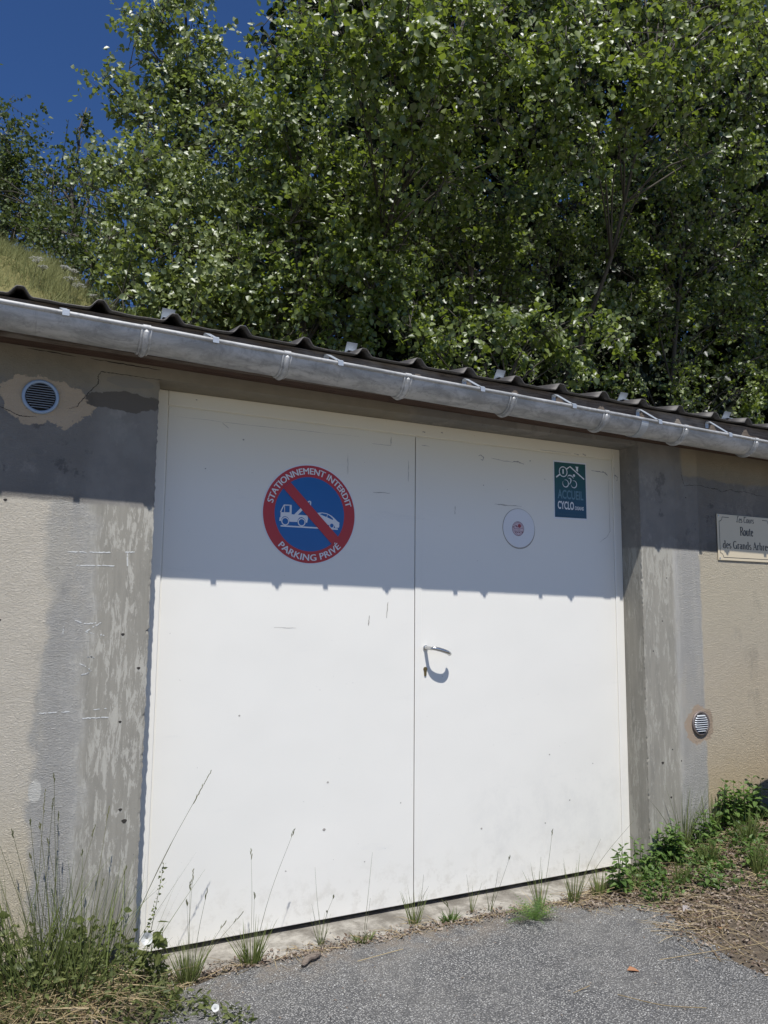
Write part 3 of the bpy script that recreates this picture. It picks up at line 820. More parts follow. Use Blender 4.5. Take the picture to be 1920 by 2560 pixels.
# circular lettering (one mesh per phrase)
def arc_text(txt, a_mid, span, r_base, capz, inside, y, mat, parent, bold=.012):
    v, f = text_pts(txt, 1.0, 1.0, bold, 1.0, 3)
    a = min(p[0] for p in v); b = max(p[0] for p in v); d = max(p[1] for p in v)
    if 'É' in txt: d = d/1.0*.79
    out = []
    for x, z in v:
        t = (x-a)/(b-a)-.5; zz = z/d*capz
        if not inside: an = a_mid-t*span; r = r_base+zz
        else: an = a_mid+t*span; r = r_base-zz
        out.append((SX+r*cos(an), SZ+r*sin(an), an))
    nv = len(out); vv = []; ff = []      # heavier strokes: the same outlines laid slightly apart
    for j, (dt, dr) in enumerate(((0, 0), (.0011, 0), (-.0011, 0), (0, .0007))):
        vv += [(a-sin(an)*dt+cos(an)*dr, y-.00012*j, b+cos(an)*dt+sin(an)*dr) for a, b, an in out]; ff += [tuple(q+nv*j for q in t) for t in f]
    me = bpy.data.meshes.new('lettering'); me.from_pydata(vv, [], ff); me.update()
    return finish('lettering', me, mat, parent)
def ang(x, z): return math.degrees(math.atan2(z, x))
arc_text('STATIONNEMENT INTERDIT', radians(90.5), radians(154), .1705, .0265, False, Y-.0026, M['white'], ST, .0)
arc_text('PARKING PRIVÉ', radians(271), radians(92), .1975, .0265, True, Y-.0026, M['white'], ST, .0)

# ------------------------------------------------------------------ green cyclists' welcome sticker
GX, GZ = 2.092, 1.855
GS = empty('welcome_sticker', (0, 0, 0), 'upright dark green sticker with white house and cyclist, reading ACCUEIL CYCLO', 'sticker')
def gp(pts): return [(GX+a, GZ+b) for a, b in pts]
mb = MB(); mb.prism(gp([(-.108, -.149), (.108, -.146), (.107, .151), (-.107, .148)]), Y-.0008, Y-.0002); P(mb, 'white_border', 'white', GS)
mb = MB(); mb.prism(gp([(-.102, -.141), (.103, -.138), (.1015, .1435), (-.102, .140)]), Y-.0013, Y-.0009); P(mb, 'green_panel', 'green', GS)
yg = Y-.0017
mb = MB()
mb.ribbon(gp([(-.0905, .0622), (-.0670, .0780)]), .0072, yg); mb.ribbon(gp([(-.0235, .1090), (-.0002, .1238), (.0918, .0652)]), .0068, yg)
ring(mb, GX-.0452, GZ+.0935, .0228, .0272, yg-.0002, 40)
mb.prism(gp([(.034, .1272), (.0555, .1272), (.0521, .1204), (.0522, .1007), (.0395, .1075), (.0402, .1193)]), yg-.0003, yg)
P(mb, 'house_symbol', 'white', GS)
mb = MB(); mb.prism(circ(GX+.0250, GZ+.0795, .0070, 24), yg-.0003, yg)
mb.ribbon([(GX+.0+a, GZ+b) for a, b in [tuple(p)[:2] for p in catmull([(.0225, .0640, 0), (.0120, .0745, 0), (-.0020, .0785, 0), (-.0125, .0760, 0), (-.0160, .0690, 0), (-.0130, .0600, 0)], 5)]], [.001+.005*sin(pi*min(1, (k+1)/20)) for k in range(26)], yg)
mb.ribbon([(GX+a, GZ+b) for a, b in [tuple(p)[:2] for p in catmull([(-.0100, .0625, 0), (-.0010, .0625, 0), (.0045, .0550, 0), (.0020, .0430, 0), (-.0075, .0310, 0)], 5)]], [.001+.0055*sin(pi*min(1, (k+1)/22)) for k in range(21)], yg-.0001)
for wx, w0, w1 in ((-.031, -215, 120), (.0225, -170, 115)):
    pts = [(GX+wx+.0185*cos(radians(w0+(w1-w0)*k/30)), GZ+.0345+.0185*sin(radians(w0+(w1-w0)*k/30))) for k in range(31)]
    mb.ribbon(pts, [.0008+.0042*sin(pi*k/30) for k in range(31)], yg-.0002)
P(mb, 'cyclist_symbol', 'white', GS)
text_flat('1', GX-.0500, GX-.0415, GZ+.0825, GZ+.1065, yg-.0003, M['white'], GS, .02)
text_flat('ACCUEIL', GX-.0832, GX+.0842, GZ-.0455, GZ+.0010, yg, M['tealtext'], GS, .022)
text_flat('CYCLO', GX-.0835, GX+.0206, GZ-.0990, GZ-.0575, yg, M['white'], GS, .025)
text_flat('OISANS', GX+.0265, GX+.0849, GZ-.0975, GZ-.0790, yg, M['white'], GS, .02)
text_flat('bike-oisans.com', GX-.084, GX+.0841, GZ-.1285, GZ-.1165, yg, M['dimtext'], GS, .0)

# ------------------------------------------------------------------ small round decal plate
RX, RZ = 1.766, 1.645
RD = empty('round_decal', (0, 0, 0), 'white round decal with a tiny plum emblem and grimy edge on the right door leaf', 'sticker')
mb = MB(); mb.prism(circ(RX, RZ, .0945, 72), Y-.0018, Y-.0002); bevel(P(mb, 'disc', 'white', RD), .0008)
mb = MB(); n = 80
for k in range(n):
    a = 2*pi*k/n; w = .0012+.0055*max(0, -sin(a-.25))**1.3+.0012*max(0, -cos(a))
    mb.v += [(RX+.0948*cos(a), Y-.0007, RZ+.0948*sin(a)), (RX+(.0952+w)*cos(a), Y-.0007, RZ+(.0952+w)*sin(a))]
for k in range(n): a = 2*k; b = 2*((k+1) % n); mb.f.append((a, b, b+1, a+1))
P(mb, 'grime_ring', 'scuff', RD)
ye = Y-.0022
mb = MB(); mb.prism(circ(RX-.006, RZ-.003, .0335, 40), ye+.0001, ye+.0003); P(mb, 'emblem_ground', 'pinkish', RD)
mb = MB(); ring(mb, RX-.006, RZ-.003, .0335, .0356, ye, 48)
em = [(-.0328, -.0036), (-.0328, -.0150), (.0228, -.0150), (.0228, -.0006), (-.0328, -.0036)]
mb.ribbon([(RX+a, RZ+b) for a, b in em], .0015, ye-.0001)
mb.ribbon([(RX+a, RZ+b) for a, b in [(-.028, -.002), (-.028, .014), (-.018, .024), (-.005, .028), (.010, .022), (.018, .012), (.018, -.001)]], .0015, ye-.0001)
mb.ribbon([(RX+a, RZ+b) for a, b in [(-.026, -.016), (-.022, -.026), (-.012, -.030), (-.004, -.037), (.006, -.029), (.014, -.025), (.018, -.016)]], .0015, ye-.0001)
for a, b, r in ((-.018, .010, .005), (-.012, .006, .004), (-.019, -.020, .004), (-.008, -.021, .004), (.003, -.021, .004), (-.034, .004, .004), (.020, -.020, .004), (-.024, -.009, .002), (-.012, -.009, .002), (-.003, -.009, .0025), (.004, -.009, .0025)):
    mb.prism(circ(RX+a, RZ+b, r, 8, r2=r*.7), ye-.0003, ye)
P(mb, 'emblem', 'emblem', RD)
mb = MB(); mb.prism(circ(RX+.002, RZ+.011, .0095, 20), ye-.0005, ye-.0002); P(mb, 'emblem_spot', 'emblemred', RD)

# ------------------------------------------------------------------ street name plate: pen-drawn serif letters
def arcp(cx, cy, rx, ry, a0, a1, n=14): return [(cx+rx*cos(radians(a0+(a1-a0)*k/n)), cy+ry*sin(radians(a0+(a1-a0)*k/n))) for k in range(n+1)]
def ln(a, b, n=2): return [(a[0]+(b[0]-a[0])*k/n, a[1]+(b[1]-a[1])*k/n) for k in range(n+1)]
X_ = .62
GL = {   # width, strokes, serifs (x, z, halfwidth)
 'R': (.66, [ln((.14, 0), (.14, 1)), ln((.14, .985), (.32, .985))+arcp(.32, .75, .20, .235, 90, -90)+ln((.32, .515), (.14, .515)), ln((.34, .50), (.62, .01))], [(.14, .015, .13), (.10, .985, .08), (.62, .015, .08)]),
 'A': (.70, [ln((.10, 0), (.34, 1)), ln((.34, 1), (.60, 0)), ln((.18, .33), (.50, .33))], [(.10, .015, .09), (.60, .015, .12)]),
 'G': (.74, [arcp(.38, .5, .28, .49, 48, 330, 26), ln((.62, .02), (.62, .42))], [(.60, .42, .11)]),
 'o': (.50, [arcp(.25, .31, .18, .31, 90, 450, 26)], []),
 'u': (.56, [ln((.13, X_), (.13, .2))+arcp(.26, .18, .13, .17, 180, 300, 10), ln((.42, X_), (.42, 0))], [(.09, X_-.015, .07), (.38, X_-.015, .07), (.46, .015, .06)]),
 't': (.38, [ln((.17, .86), (.17, .14))+arcp(.26, .13, .09, .12, 180, 300, 8)], [(.18, X_-.03, .20)]),
 'e': (.46, [ln((.08, .37), (.39, .37)), arcp(.24, .31, .165, .31, 12, 320, 26)], []),
 'd': (.55, [arcp(.23, .30, .155, .30, 65, 295, 22), ln((.40, 1.0), (.40, 0))], [(.36, .985, .07), (.45, .015, .06)]),
 's': (.40, [arcp(.20, .46, .115, .15, 40, 235, 12)+arcp(.20, .165, .13, .155, 60, -150, 14)], []),
 'r': (.40, [ln((.13, X_), (.13, 0)), arcp(.28, .42, .14, .19, 170, 55, 9)], [(.09, X_-.015, .07), (.13, .015, .12)]),
 'a': (.46, [arcp(.21, .45, .13, .16, 160, 10, 9)+ln((.34, .45), (.34, .04)), arcp(.21, .18, .14, .17, 60, 330, 18)], [(.39, .015, .06)]),
 'n': (.58, [ln((.13, X_), (.13, 0)), arcp(.28, .42, .15, .19, 165, 0, 10)+ln((.43, .42), (.43, 0))], [(.09, X_-.015, .07), (.13, .015, .12), (.43, .015, .12)]),
 'b': (.55, [ln((.13, 1.0), (.13, .02)), arcp(.28, .30, .155, .30, -110, 115, 22)], [(.09, .985, .07)]),
 'L': (.56, [[(.40, .86), (.36, .97), (.27, .99), (.20, .88), (.20, .5), (.19, .12), (.10, .03), (.02, .08)], [(.06, .03), (.25, .06), (.42, .0), (.52, .08)]], []),
 'C': (.62, [arcp(.34, .5, .26, .48, 50, 315, 24), arcp(.12, .84, .14, .12, 10, 170, 6)], []),
}
def pen_text(txt, x0, z0, cap, xs, thick, thin, shear, mb, y, serif=True, gap=.02):
    x = x0; k = 0
    for chh in txt:
        if chh == ' ': x += .26*cap*xs; continue
        w, strokes, serifs = GL[chh]
        for st_ in strokes:
            pts = [(x+(px*xs+pz*shear)*cap, z0+pz*cap) for px, pz in st_]
            q = [pts[0]]
            for p in pts[1:]:
                if math.dist(p, q[-1]) > 1e-5: q.append(p)
            ww = []
            for i in range(len(q)):
                a = q[max(i-1, 0)]; b = q[min(i+1, len(q)-1)]; l = math.dist(a, b) or 1
                s_ = (b[1]-a[1])/l if chh not in 'A' else (-1 if (b[1]-a[1]) < 0 else .15)*abs((b[1]-a[1])/l)
                ww.append(cap*(thin+(thick-thin)*abs(s_)**1.4))
            mb.ribbon(q, ww, y-.00006*(k % 5)); k += 1
        if serif:
            for sx_, sz_, hw in serifs:
                mb.ribbon([(x+(sx_-hw)*xs*cap, z0+sz_*cap), (x+(sx_+hw)*xs*cap, z0+sz_*cap)], cap*.075, y-.00006*(k % 5)); k += 1
        x += (w+gap)*xs*cap
    return x
def pen_w(txt, cap, xs, gap=.02): return sum((.26 if c == ' ' else (GL[c][0]+gap))*cap*xs for c in txt)
PL = empty('street_name_plate', (0, 0, 0), 'cream enamel street name plate reading Route des Grands Arbres on the right wall', 'sign')
px0, px1, pz0, pz1 = 2.984, 3.434, 1.527, 1.779
mb = MB(); mb.box(px0, px1, -.0070, -.0025, pz0, pz1); bevel(P(mb, 'plate', 'cream', PL), .002, 3)
mb = MB(); mb.box(px0+.02, px1-.02, -.0025, -.0003, pz0+.02, pz1-.02); P(mb, 'backing', 'dark', PL)
yp = -.0074
mb = MB(); c_ = .020; m_ = .016
def bord(pts): mb.ribbon(pts, .0032, yp)
bord([(3.0242+c_*0, pz1-m_), (3.0778, pz1-m_)])
bord(arcp(px0+m_, pz1-m_, .024, .024, -90, 0)[::-1]); bord([(px0+m_, pz1-m_-.024), (px0+m_, pz0+m_+.024)])
bord(arcp(px0+m_, pz0+m_, .024, .024, 90, 0)); bord([(px0+m_+.024, pz0+m_), (px1-m_-.024, pz0+m_)])
bord(arcp(px1-m_, pz0+m_, .024, .024, 180, 90)); bord([(px1-m_, pz0+m_+.024), (px1-m_, pz1-m_-.024)]); bord(arcp(px1-m_, pz1-m_, .024, .024, 180, 270)); bord([(px1-m_-.024, pz1-m_), (3.350, pz1-m_)])
P(mb, 'border_line', 'black', PL)
cxp = .5*(px0+px1)+.008
mb = MB(); w = pen_w('Route', .047, .86); pen_text('Route', cxp-w/2, 1.669, .047, .86, .165, .075, 0, mb, yp); P(mb, 'lettering', 'black', PL)
mb = MB(); w = pen_w('des Grands Arbres', .0415, .80); pen_text('des Grands Arbres', cxp-.004-w/2, 1.5935, .0415, .80*.385/w if w > 0 else .8, .175, .075, 0, mb, yp) if False else pen_text('des Grands Arbres', 3.0213, 1.5935, .0415, .80*.382/w, .175, .075, 0, mb, yp); P(mb, 'lettering', 'black', PL)
mb = MB(); w = pen_w('Les Cours', .0345, 1.0, .0); pen_text('Les Cours', cxp-w/2-.010, 1.7405, .0345, 1.0, .135, .065, .20, mb, yp, False, 0.0)
P(mb, 'lettering', 'black', PL)
for a, b in ((px0+.011, pz1-.011), (px1-.011, pz1-.011), (px0+.011, pz0+.011), (px1-.011, pz0+.011)):
    mb = MB(); mb.prism(circ(a, b, .0042, 14), -.0095, -.0073); bevel(P(mb, 'screw', 'steel', PL), .0008)

# ------------------------------------------------------------------ unseen bin added to the right of the picture (casts the dark shadow on the wall)
BN = empty('shadow_bin', (0, 0, 0), 'black bin out of view on the right, added to cast the wall shadow', 'bin')
bx0, bx1, by0, by1, bz = 3.035, 3.58, -.89, -.40, .0
mb = MB()
for z, s_ in ((bz+.03, .86), (.5, .93), (.93, 1.0)):
    cx_, cy_ = (bx0+bx1)/2, (by0+by1)/2; hx, hy = (bx1-bx0)/2*s_, (by1-by0)/2*s_
    for a in range(32):
        t = 2*pi*a/32; sgx, sgy = cos(t), sin(t)
        mb.v.append((cx_+hx*math.copysign(abs(sgx)**.45, sgx), cy_+hy*math.copysign(abs(sgy)**.45, sgy), z))
for k in range(2):
    for a in range(32):
        b = (a+1) % 32; mb.f.append((k*32+a, k*32+b, (k+1)*32+b, (k+1)*32+a))
mb.f.append(tuple(reversed(range(32)))); mb.f.append(tuple(64+k for k in range(32)))
mb.build('body', M['bin'], BN, smooth=True)
mb = MB(); n = 24
prof = [(bx0-.02+ (bx1-bx0+.04)*k/n, .935+.145*math.sqrt(max(0, 1-abs(-1+2*k/n)**2.4))) for k in range(n+1)]
mb.prism(prof, by0-.03, by1+.03); mb.build('lid', M['bin'], BN)
mb = MB(); mb.box(bx0+.03, bx0+.055, by0-.02, by0+.03, 1.02, 1.105); bevel(mb.build('lid_grip', M['bin'], BN), .005)
for wx in (bx0+.04, bx1-.04):
    mb = MB(); mb.tube([(wx-.025, by1+.03, bz+.09), (wx+.025, by1+.03, bz+.09)], .10, 28); mb.build('wheel', M['bin'], BN)

# ------------------------------------------------------------------ foliage engine
def nrm(a): return a/np.maximum(1e-9, np.linalg.norm(a, axis=1, keepdims=True))
def leaves_mesh(name, pos, ax, nor, ln_, wd, mat, parent=None, fold=.22, seed=1, curl=.12, bias=None):
    """one mesh of N ovate leaves; pos base, ax direction, nor blade normal"""
    rg = np.random.default_rng(seed); N = len(pos)
    ax = nrm(ax); sd = nrm(np.cross(ax, nor)); nr = np.cross(sd, ax)
    L = ln_[:, None]; W = wd[:, None]*.5; Fo = W*fold
    v = np.empty((N, 6, 3), np.float32)
    v[:, 0] = pos
    v[:, 1] = pos+ax*L*.32-sd*W+nr*Fo
    v[:, 2] = pos+ax*L*.66-sd*W*.72+nr*Fo*.7-nr*L*curl*.4
    v[:, 3] = pos+ax*L-nr*L*curl
    v[:, 4] = pos+ax*L*.66+sd*W*.72+nr*Fo*.7-nr*L*curl*.4
    v[:, 5] = pos+ax*L*.32+sd*W+nr*Fo
    me = bpy.data.meshes.new(name)
    me.vertices.add(N*6); me.vertices.foreach_set('co', v.ravel())
    idx = np.array([0, 1, 2, 3, 0, 3, 4, 5], np.int32)[None]+np.arange(N, dtype=np.int32)[:, None]*6
    me.loops.add(N*8); me.loops.foreach_set('vertex_index', idx.ravel())
    me.polygons.add(N*2); me.polygons.foreach_set('loop_start', np.arange(N*2, dtype=np.int32)*4)
    val = rg.random(N)**1.3
    if bias is not None: val = np.clip(val*.8+bias, 0, 1)
    at = me.attributes.new('v', 'FLOAT', 'POINT'); at.data.foreach_set('value', np.repeat(val, 6).astype(np.float32))
    me.update(); me.validate()
    return finish(name, me, mat, parent)

def grow(lobes, dens, leaf, seed, per=11, droop=.35, twig=.34, spread=.055):
    """twig clusters filling a list of lobes (x,y,z,r); returns leaf arrays and twigs"""
    rg = np.random.default_rng(seed); P_, A_, Nn, Bs = [], [], [], []; twigs = []
    for (lx, ly, lz, lr) in lobes:
        n = max(4, int(dens*4.19*lr**3/per)); c = np.array([lx, ly, lz])
        # lobed radius so that outlines are uneven
        ns = max(3, int(lr*13)); sd_ = nrm(rg.normal(size=(ns, 3))+np.array([0, -.15, .1]))
        srad = lr*(.25+.80*rg.random(ns)**.6)*(1+.3*np.sin(sd_[:, 0]*5+lx*3)*np.cos(sd_[:, 2]*6+lz*2))
        sc = c+sd_*srad[:, None]; sl = lr*(.45+.5*rg.random(ns))
        sdir = nrm(sd_*.8+rg.normal(size=(ns, 3))*.5+np.array([0, 0, .25])); sn = rg.normal(size=(ns, 3))*.42
        which = rg.integers(0, ns, n); tt = rg.random(n)-.55
        st_ = sc[which]+sdir[which]*(tt*sl[which])[:, None]+rg.normal(size=(n, 3))*(.13*lr+.02)
        loose = rg.random(n) < .22
        dd_ = nrm(rg.normal(size=(n, 3))); st_[loose] = (c+dd_*(lr*(rg.random(n)**.4)*1.05)[:, None])[loose]
        td = nrm(sdir[which]*.8+rg.normal(size=(n, 3))*.5+np.array([0, -.1, .2]))
        tl = twig*(.5+rg.random(n))
        for k in range(n):
            m = rg.integers(int(per*.6), int(per*1.4)+1)
            t = (np.arange(m)+rg.random(m)*.6)/m
            base = st_[k]+np.outer((t-.35)*tl[k], td[k])+np.outer(-(t**2)*tl[k]*droop*.5, [0, 0, 1])
            off = nrm(rg.normal(size=(m, 3)))*spread*rg.random((m, 1))
            P_.append(base+off)
            A_.append(nrm(td[k]*.45+nrm(rg.normal(size=(m, 3)))*.75+np.array([0, 0, -droop])))
            Nn.append(nrm(rg.normal(size=(m, 3))*.58+np.array([-.22, -.62, .50])+sn[which[k]]))
            Bs.append(np.full(m, (rg.random()-.5)*.3))
            twigs.append((st_[k]-td[k]*tl[k]*.35, st_[k]+td[k]*tl[k]*.65-np.array([0, 0, tl[k]*droop*.2])))
    return np.concatenate(P_), np.concatenate(A_), np.concatenate(Nn), np.concatenate(Bs), twigs

def tree(name, label, lobes, trunk, dens, lsize, mat, seed, group=None, per=11, droop=.35, twig=.34, tr=.06, twr=.003, cat='tree', aspect=.82):
    T = empty(name, (0, 0, 0), label, cat, group)
    pos, ax, nor, bs, tw = grow(lobes, dens, lsize, seed, per, droop, twig)
    rg = np.random.default_rng(seed+5); N = len(pos)
    ln_ = lsize*(.55+.75*rg.random(N)); wd = ln_*aspect*(.8+.35*rg.random(N))
    leaves_mesh('crown', pos, ax, nor, ln_, wd, mat, T, seed=seed, bias=bs)
    mb = MB(); R2 = random.Random(seed)
    base = Vector(trunk[0]); topp = Vector(trunk[1]); side = Vector((R2.uniform(-.2, .2), R2.uniform(-.2, .2), 0))
    tp = [base.lerp(topp, k/8)+side*sin(pi*k/8)+Vector((R2.uniform(-.03, .03), R2.uniform(-.03, .03), 0)) for k in range(9)]
    mb.tube(tp, [tr*(1-.72*k/8) for k in range(9)], 9)
    ends = []
    for (lx, ly, lz, lr) in lobes:
        e = Vector((lx, ly, lz)); k = min(range(1, 9), key=lambda q: abs(tp[q].z-(e.z-.35*(e-topp).length-.3)))
        s0 = tp[k]; mid = s0.lerp(e, .5)+Vector((R2.uniform(-.1, .1), R2.uniform(-.1, .1), .12*(e-s0).length))
        pts = catmull([s0, mid, e, e+(e-mid).normalized()*lr*.6], 4)
        r0 = tr*.30; mb.tube(pts, [r0*(1-.85*q/(len(pts)-1)) for q in range(len(pts))], 6)
        ends.append(pts[len(pts)//2:])
    allp = [p for e in ends for p in e]
    arr = np.array([tuple(p) for p in allp])
    for k, (a, b) in enumerate(tw):
        if R2.random() > .35: continue
        j = int(np.argmin(((arr-a)**2).sum(1))); q = allp[j]
        a_ = Vector(a); b_ = Vector(b)
        mb.tube([q, q.lerp(a_, .55)+Vector((0, 0, .03)), a_, b_], [twr*2, twr*1.5, twr, twr*.5], 4, cap=False)
    mb.build('trunk', M['bark'], T, smooth=True)
    return T
LB = {
'A':[(1.14,7.0,9.02,.5),(1.07,7.0,8.46,.5),(1.62,7.2,8.96,.5),(.82,7,8.77,.25),(.54,6.9,7.82,.22),(.74,6.9,7.67,.3),(.96,6.9,7.84,.5),(1.54,7.1,8.08,.7),(2.09,7.3,8.53,.6),(1.09,6.8,7.24,.45),(1.67,7,7.33,.8),(2.28,7.2,7.83,.8),(1.3,7.2,6.94,.5),(2.57,7.4,7.25,.8),(1.25,7.0,9.5,.4)],
'B':[(.53,6.2,6.34,.4),(.38,6,5.91,.3),(.83,6,5.97,.6),(.45,6,5.49,.4),(.97,5.8,5.47,.6),(.69,5.8,5.02,.5),(1.36,6,5.94,.7),(1.2,5.6,4.95,.7),(.87,5.6,4.51,.5),(1.77,5.8,5.54,.7),(1.66,5.5,4.73,.7),(2.14,5.5,5.05,.7),(1.27,5.3,4.22,.5),(2.0,5.2,4.37,.6)],
'C':[(2.09,4.2,7.27,.45),(1.97,4.4,7.0,.4),(2.36,4.2,6.79,.5),(2.11,4.6,6.53,.55),(2.46,4.4,6.09,.6),(2.03,4.8,6.08,.5),(2.24,4.6,5.5,.6),(2.69,4.4,5.58,.6),(2.25,4.6,4.93,.6),(2.59,4.4,4.88,.6),(2.33,4.5,4.35,.5),(2.77,4.3,4.31,.5),(3.2,4.4,5.17,.55)],
'D':[(1.78,2.6,6.2,.35),(2.08,2.6,6.1,.4),(2.43,2.5,6.29,.4),(2.5,2.8,6.04,.45),(2.86,2.6,6.21,.45),(2.23,3,5.85,.4),(3.0,2.9,5.95,.45),(3.3,2.5,6.53,.4),(3.43,2.7,6.2,.45),(3.83,2.5,6.54,.45),(3.53,3,5.84,.45),(2.77,3.2,5.68,.45),(4.0,2.8,6.16,.45),(4.41,3.1,5.96,.4),(3.23,3.2,5.38,.4),(3.0,3.4,7.6,.5),(3.8,3.5,8.0,.6),(4.4,3.6,8.9,.6)],  # closing lobes added above the view to shade the crowns behind
'E':[(4.37,2.4,6.86,.45),(4.97,2.4,6.78,.45),(4.48,2.6,6.44,.45),(5.6,2.3,7.25,.4),(5.94,2.5,6.87,.45),(6.58,2.4,7.52,.45),(7.07,2.5,7.19,.45),(5.19,2.7,6.38,.45),(6.11,2.8,6.39,.4),(7.02,2.8,6.61,.4),(4.95,3,6.11,.4),(7.41,2.4,8.11,.5),(8.05,2.8,7.03,.5),(4.6,3.3,8.3,.6),(5.5,3.4,8.6,.7),(6.5,3.4,8.7,.7),(7.5,3.3,9.0,.7),(8.5,3.2,9.3,.7),(9.4,3.2,9.4,.7),(6.0,3.5,9.6,.7),(7.1,3.5,10.0,.7),(8.2,3.4,10.2,.7)],  # high closing lobes, out of view, added to darken the lower right foliage
'F':[(3.47,4.6,5.93,.6),(4.16,4.6,5.87,.6),(4.9,4.6,6.3,.6),(3.43,4.4,4.79,.5),(4.16,4.7,5.28,.6),(5.04,4.8,5.63,.6),(5.62,4.6,6.36,.6),(6.01,5,5.79,.6),(4.96,4.9,4.86,.5),(3.61,4.6,4.24,.45),(5.92,5,4.94,.5),(4.48,4.8,4.1,.4),(5.3,4.8,4.05,.4)],
'G':[(6.57,4.6,6.73,.6),(7.61,4.6,7.2,.6),(8.61,4.5,7.21,.6),(9.7,4.4,7.44,.6),(6.92,5,6.12,.6),(7.78,4.8,6.44,.6),(8.91,4.8,6.4,.6),(10.18,4.8,6.76,.6),(6.89,5,5.24,.5),(7.95,5,5.57,.6),(9.1,5,5.57,.6),(10.38,5,5.8,.6),(6.27,4.8,4.19,.4),(7.29,5,4.51,.5),(8.37,5,4.67,.5),(9.45,5,4.68,.5),(10.53,5,4.91,.5),(11.39,4.8,7.5,.7),(11.21,4.8,5.49,.6)],
'H':[(2.82,3.0,3.71,.2),(3.11,3.0,3.7,.26),(3.4,2.9,3.65,.2),(3.64,2.8,3.72,.26),(3.74,2.8,3.94,.22),(4.07,2.8,3.86,.28),(4.38,2.7,3.98,.3),(4.67,2.7,4.13,.2),(4.94,2.8,3.94,.2),(4.43,2.9,3.68,.25),(3.31,3.0,3.89,.18)],
'far':[(-.75,13,9.55,1.0),(-.45,13,9.2,.75),(-.54,12.5,8.35,1.0),(.02,12.5,8.35,.8),(-.28,12,8.16,1.0),(-.97,13,9.74,1.2)],
'far2':[(.12,12,9.05,.25),(.30,12,9.0,.3),(.5,12,8.85,.35),(.67,12,9.21,.5),(1.03,12,9.2,.45),(.38,12,8.05,.7),(.72,11.5,8.25,.6),(.27,11,7.75,.8),(.73,10.5,7.72,.8)],
'spire':[(.65,11.5,10.16,.12),(.69,11.5,9.95,.17),(.66,11.5,9.67,.21),(.76,11.5,9.43,.24),(.7,11.5,9.14,.3)],
'shrub':[(.41,9,6.6,.6),(.63,8.5,6.16,.55),(.77,8,5.72,.45),(.19,9.5,6.91,.5),(-.12,10,7.09,.5),(.87,8.5,6.42,.5)],
}
def hz(x, y): return hill_z(x, y)-.1
GT = 'trees on the bank behind the garage'
tree('poplar', 'tall pale poplar whose ragged top stands against the sky, left of centre', LB['A'], ((1.9, 7.4, hz(1.9, 7.4)), (1.5, 7.1, 9.2)), 1250, .070, M['poplar2'], 11, GT)
tree('poplar', 'bushy poplar low on the left beside the dry meadow slope', LB['B'], ((1.5, 6.2, hz(1.5, 6.2)), (.9, 5.9, 6.2)), 1500, .065, M['poplar2'], 12, GT)
tree('poplar', 'poplar in the middle of the row, just right of the sky gap', LB['C'], ((2.6, 4.9, hz(2.6, 4.9)), (2.2, 4.4, 7.3)), 1700, .062, M['poplar'], 13, GT)
tree('poplar', 'big-leaved poplar overhanging the roof at top centre', LB['D'], ((3.6, 6.2, hz(3.6, 6.2)), (3.2, 3.2, 6.4)), 1650, .066, M['poplar'], 14, GT, tr=.04)
tree('poplar', 'big-leaved poplar overhanging the roof at top right', LB['E'], ((6.3, 6.3, hz(6.3, 6.3)), (5.8, 3.0, 7.1)), 1650, .066, M['poplar'], 15, GT, tr=.04)
tree('poplar', 'shaded poplar filling the centre right behind the roof', LB['F'], ((4.8, 5.3, hz(4.8, 5.3)), (4.7, 4.8, 6.2)), 1500, .060, M['poplar'], 16, GT)
tree('poplar', 'dark poplar at the far right behind the roof', LB['G'], ((8.5, 5.6, hz(8.5, 5.6)), (8.6, 4.9, 7.2)), 1250, .062, M['poplar'], 17, GT)
tree('poplar', 'small sunlit poplar shoot just above the middle of the roof', LB['H'], ((4.0, 3.75, 2.2), (4.0, 2.9, 3.85)), 2600, .062, M['poplar'], 18, GT, per=9, twig=.22, tr=.03, twr=.0022)
tree('hawthorn', 'broad dull green tree at the left edge beyond the slope', LB['far'], ((-.6, 12.8, hz(-.6, 12.8)), (-.5, 12.8, 10)), 330, .075, M['farleaf'], 19, None, per=16, droop=.1, twig=.7, twr=.006, tr=.12)
tree('hawthorn', 'open twiggy tree with sky showing through, left of the poplars', LB['far2'], ((.6, 11.6, hz(.6, 11.6)), (.45, 11.8, 9.4)), 300, .070, M['farleaf'], 20, None, per=16, droop=.05, twig=.6, twr=.006, tr=.09)
tree('young_tree', 'slender young tree rising as a spire against the sky', LB['spire'], ((.72, 11.5, 7), (.67, 11.5, 10.3)), 900, .07, M['farleaf'], 21, None, per=12, droop=.0, twig=.22, twr=.005, tr=.04)
tree('shrub', 'low bright shrub at the top edge of the dry meadow', LB['shrub'], ((.5, 9, hz(.5, 9)), (.45, 9, 6.7)), 1000, .06, M['farleaf'], 22, None, per=12, twig=.3, cat='shrub')
rb = random.Random(5)
def backtree(label, x0, x1, y, z0, z1, seed):
    lb = []
    x = x0
    while x < x1:
        z = z0
        while z < z1:
            lb.append((x+rb.uniform(-.3, .3), y+rb.uniform(-.6, .6), z+rb.uniform(-.3, .3), rb.uniform(.75, 1.05))); z += 1.15
        x += 1.2
    xc = (x0+x1)/2
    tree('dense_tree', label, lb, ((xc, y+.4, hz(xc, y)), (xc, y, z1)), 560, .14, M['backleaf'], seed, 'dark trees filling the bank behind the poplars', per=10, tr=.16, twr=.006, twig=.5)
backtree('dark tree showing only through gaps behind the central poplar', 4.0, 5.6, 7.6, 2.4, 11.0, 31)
backtree('dark tree showing through gaps above the middle of the roof', 5.6, 8.4, 8.0, 2.4, 12.6, 32)
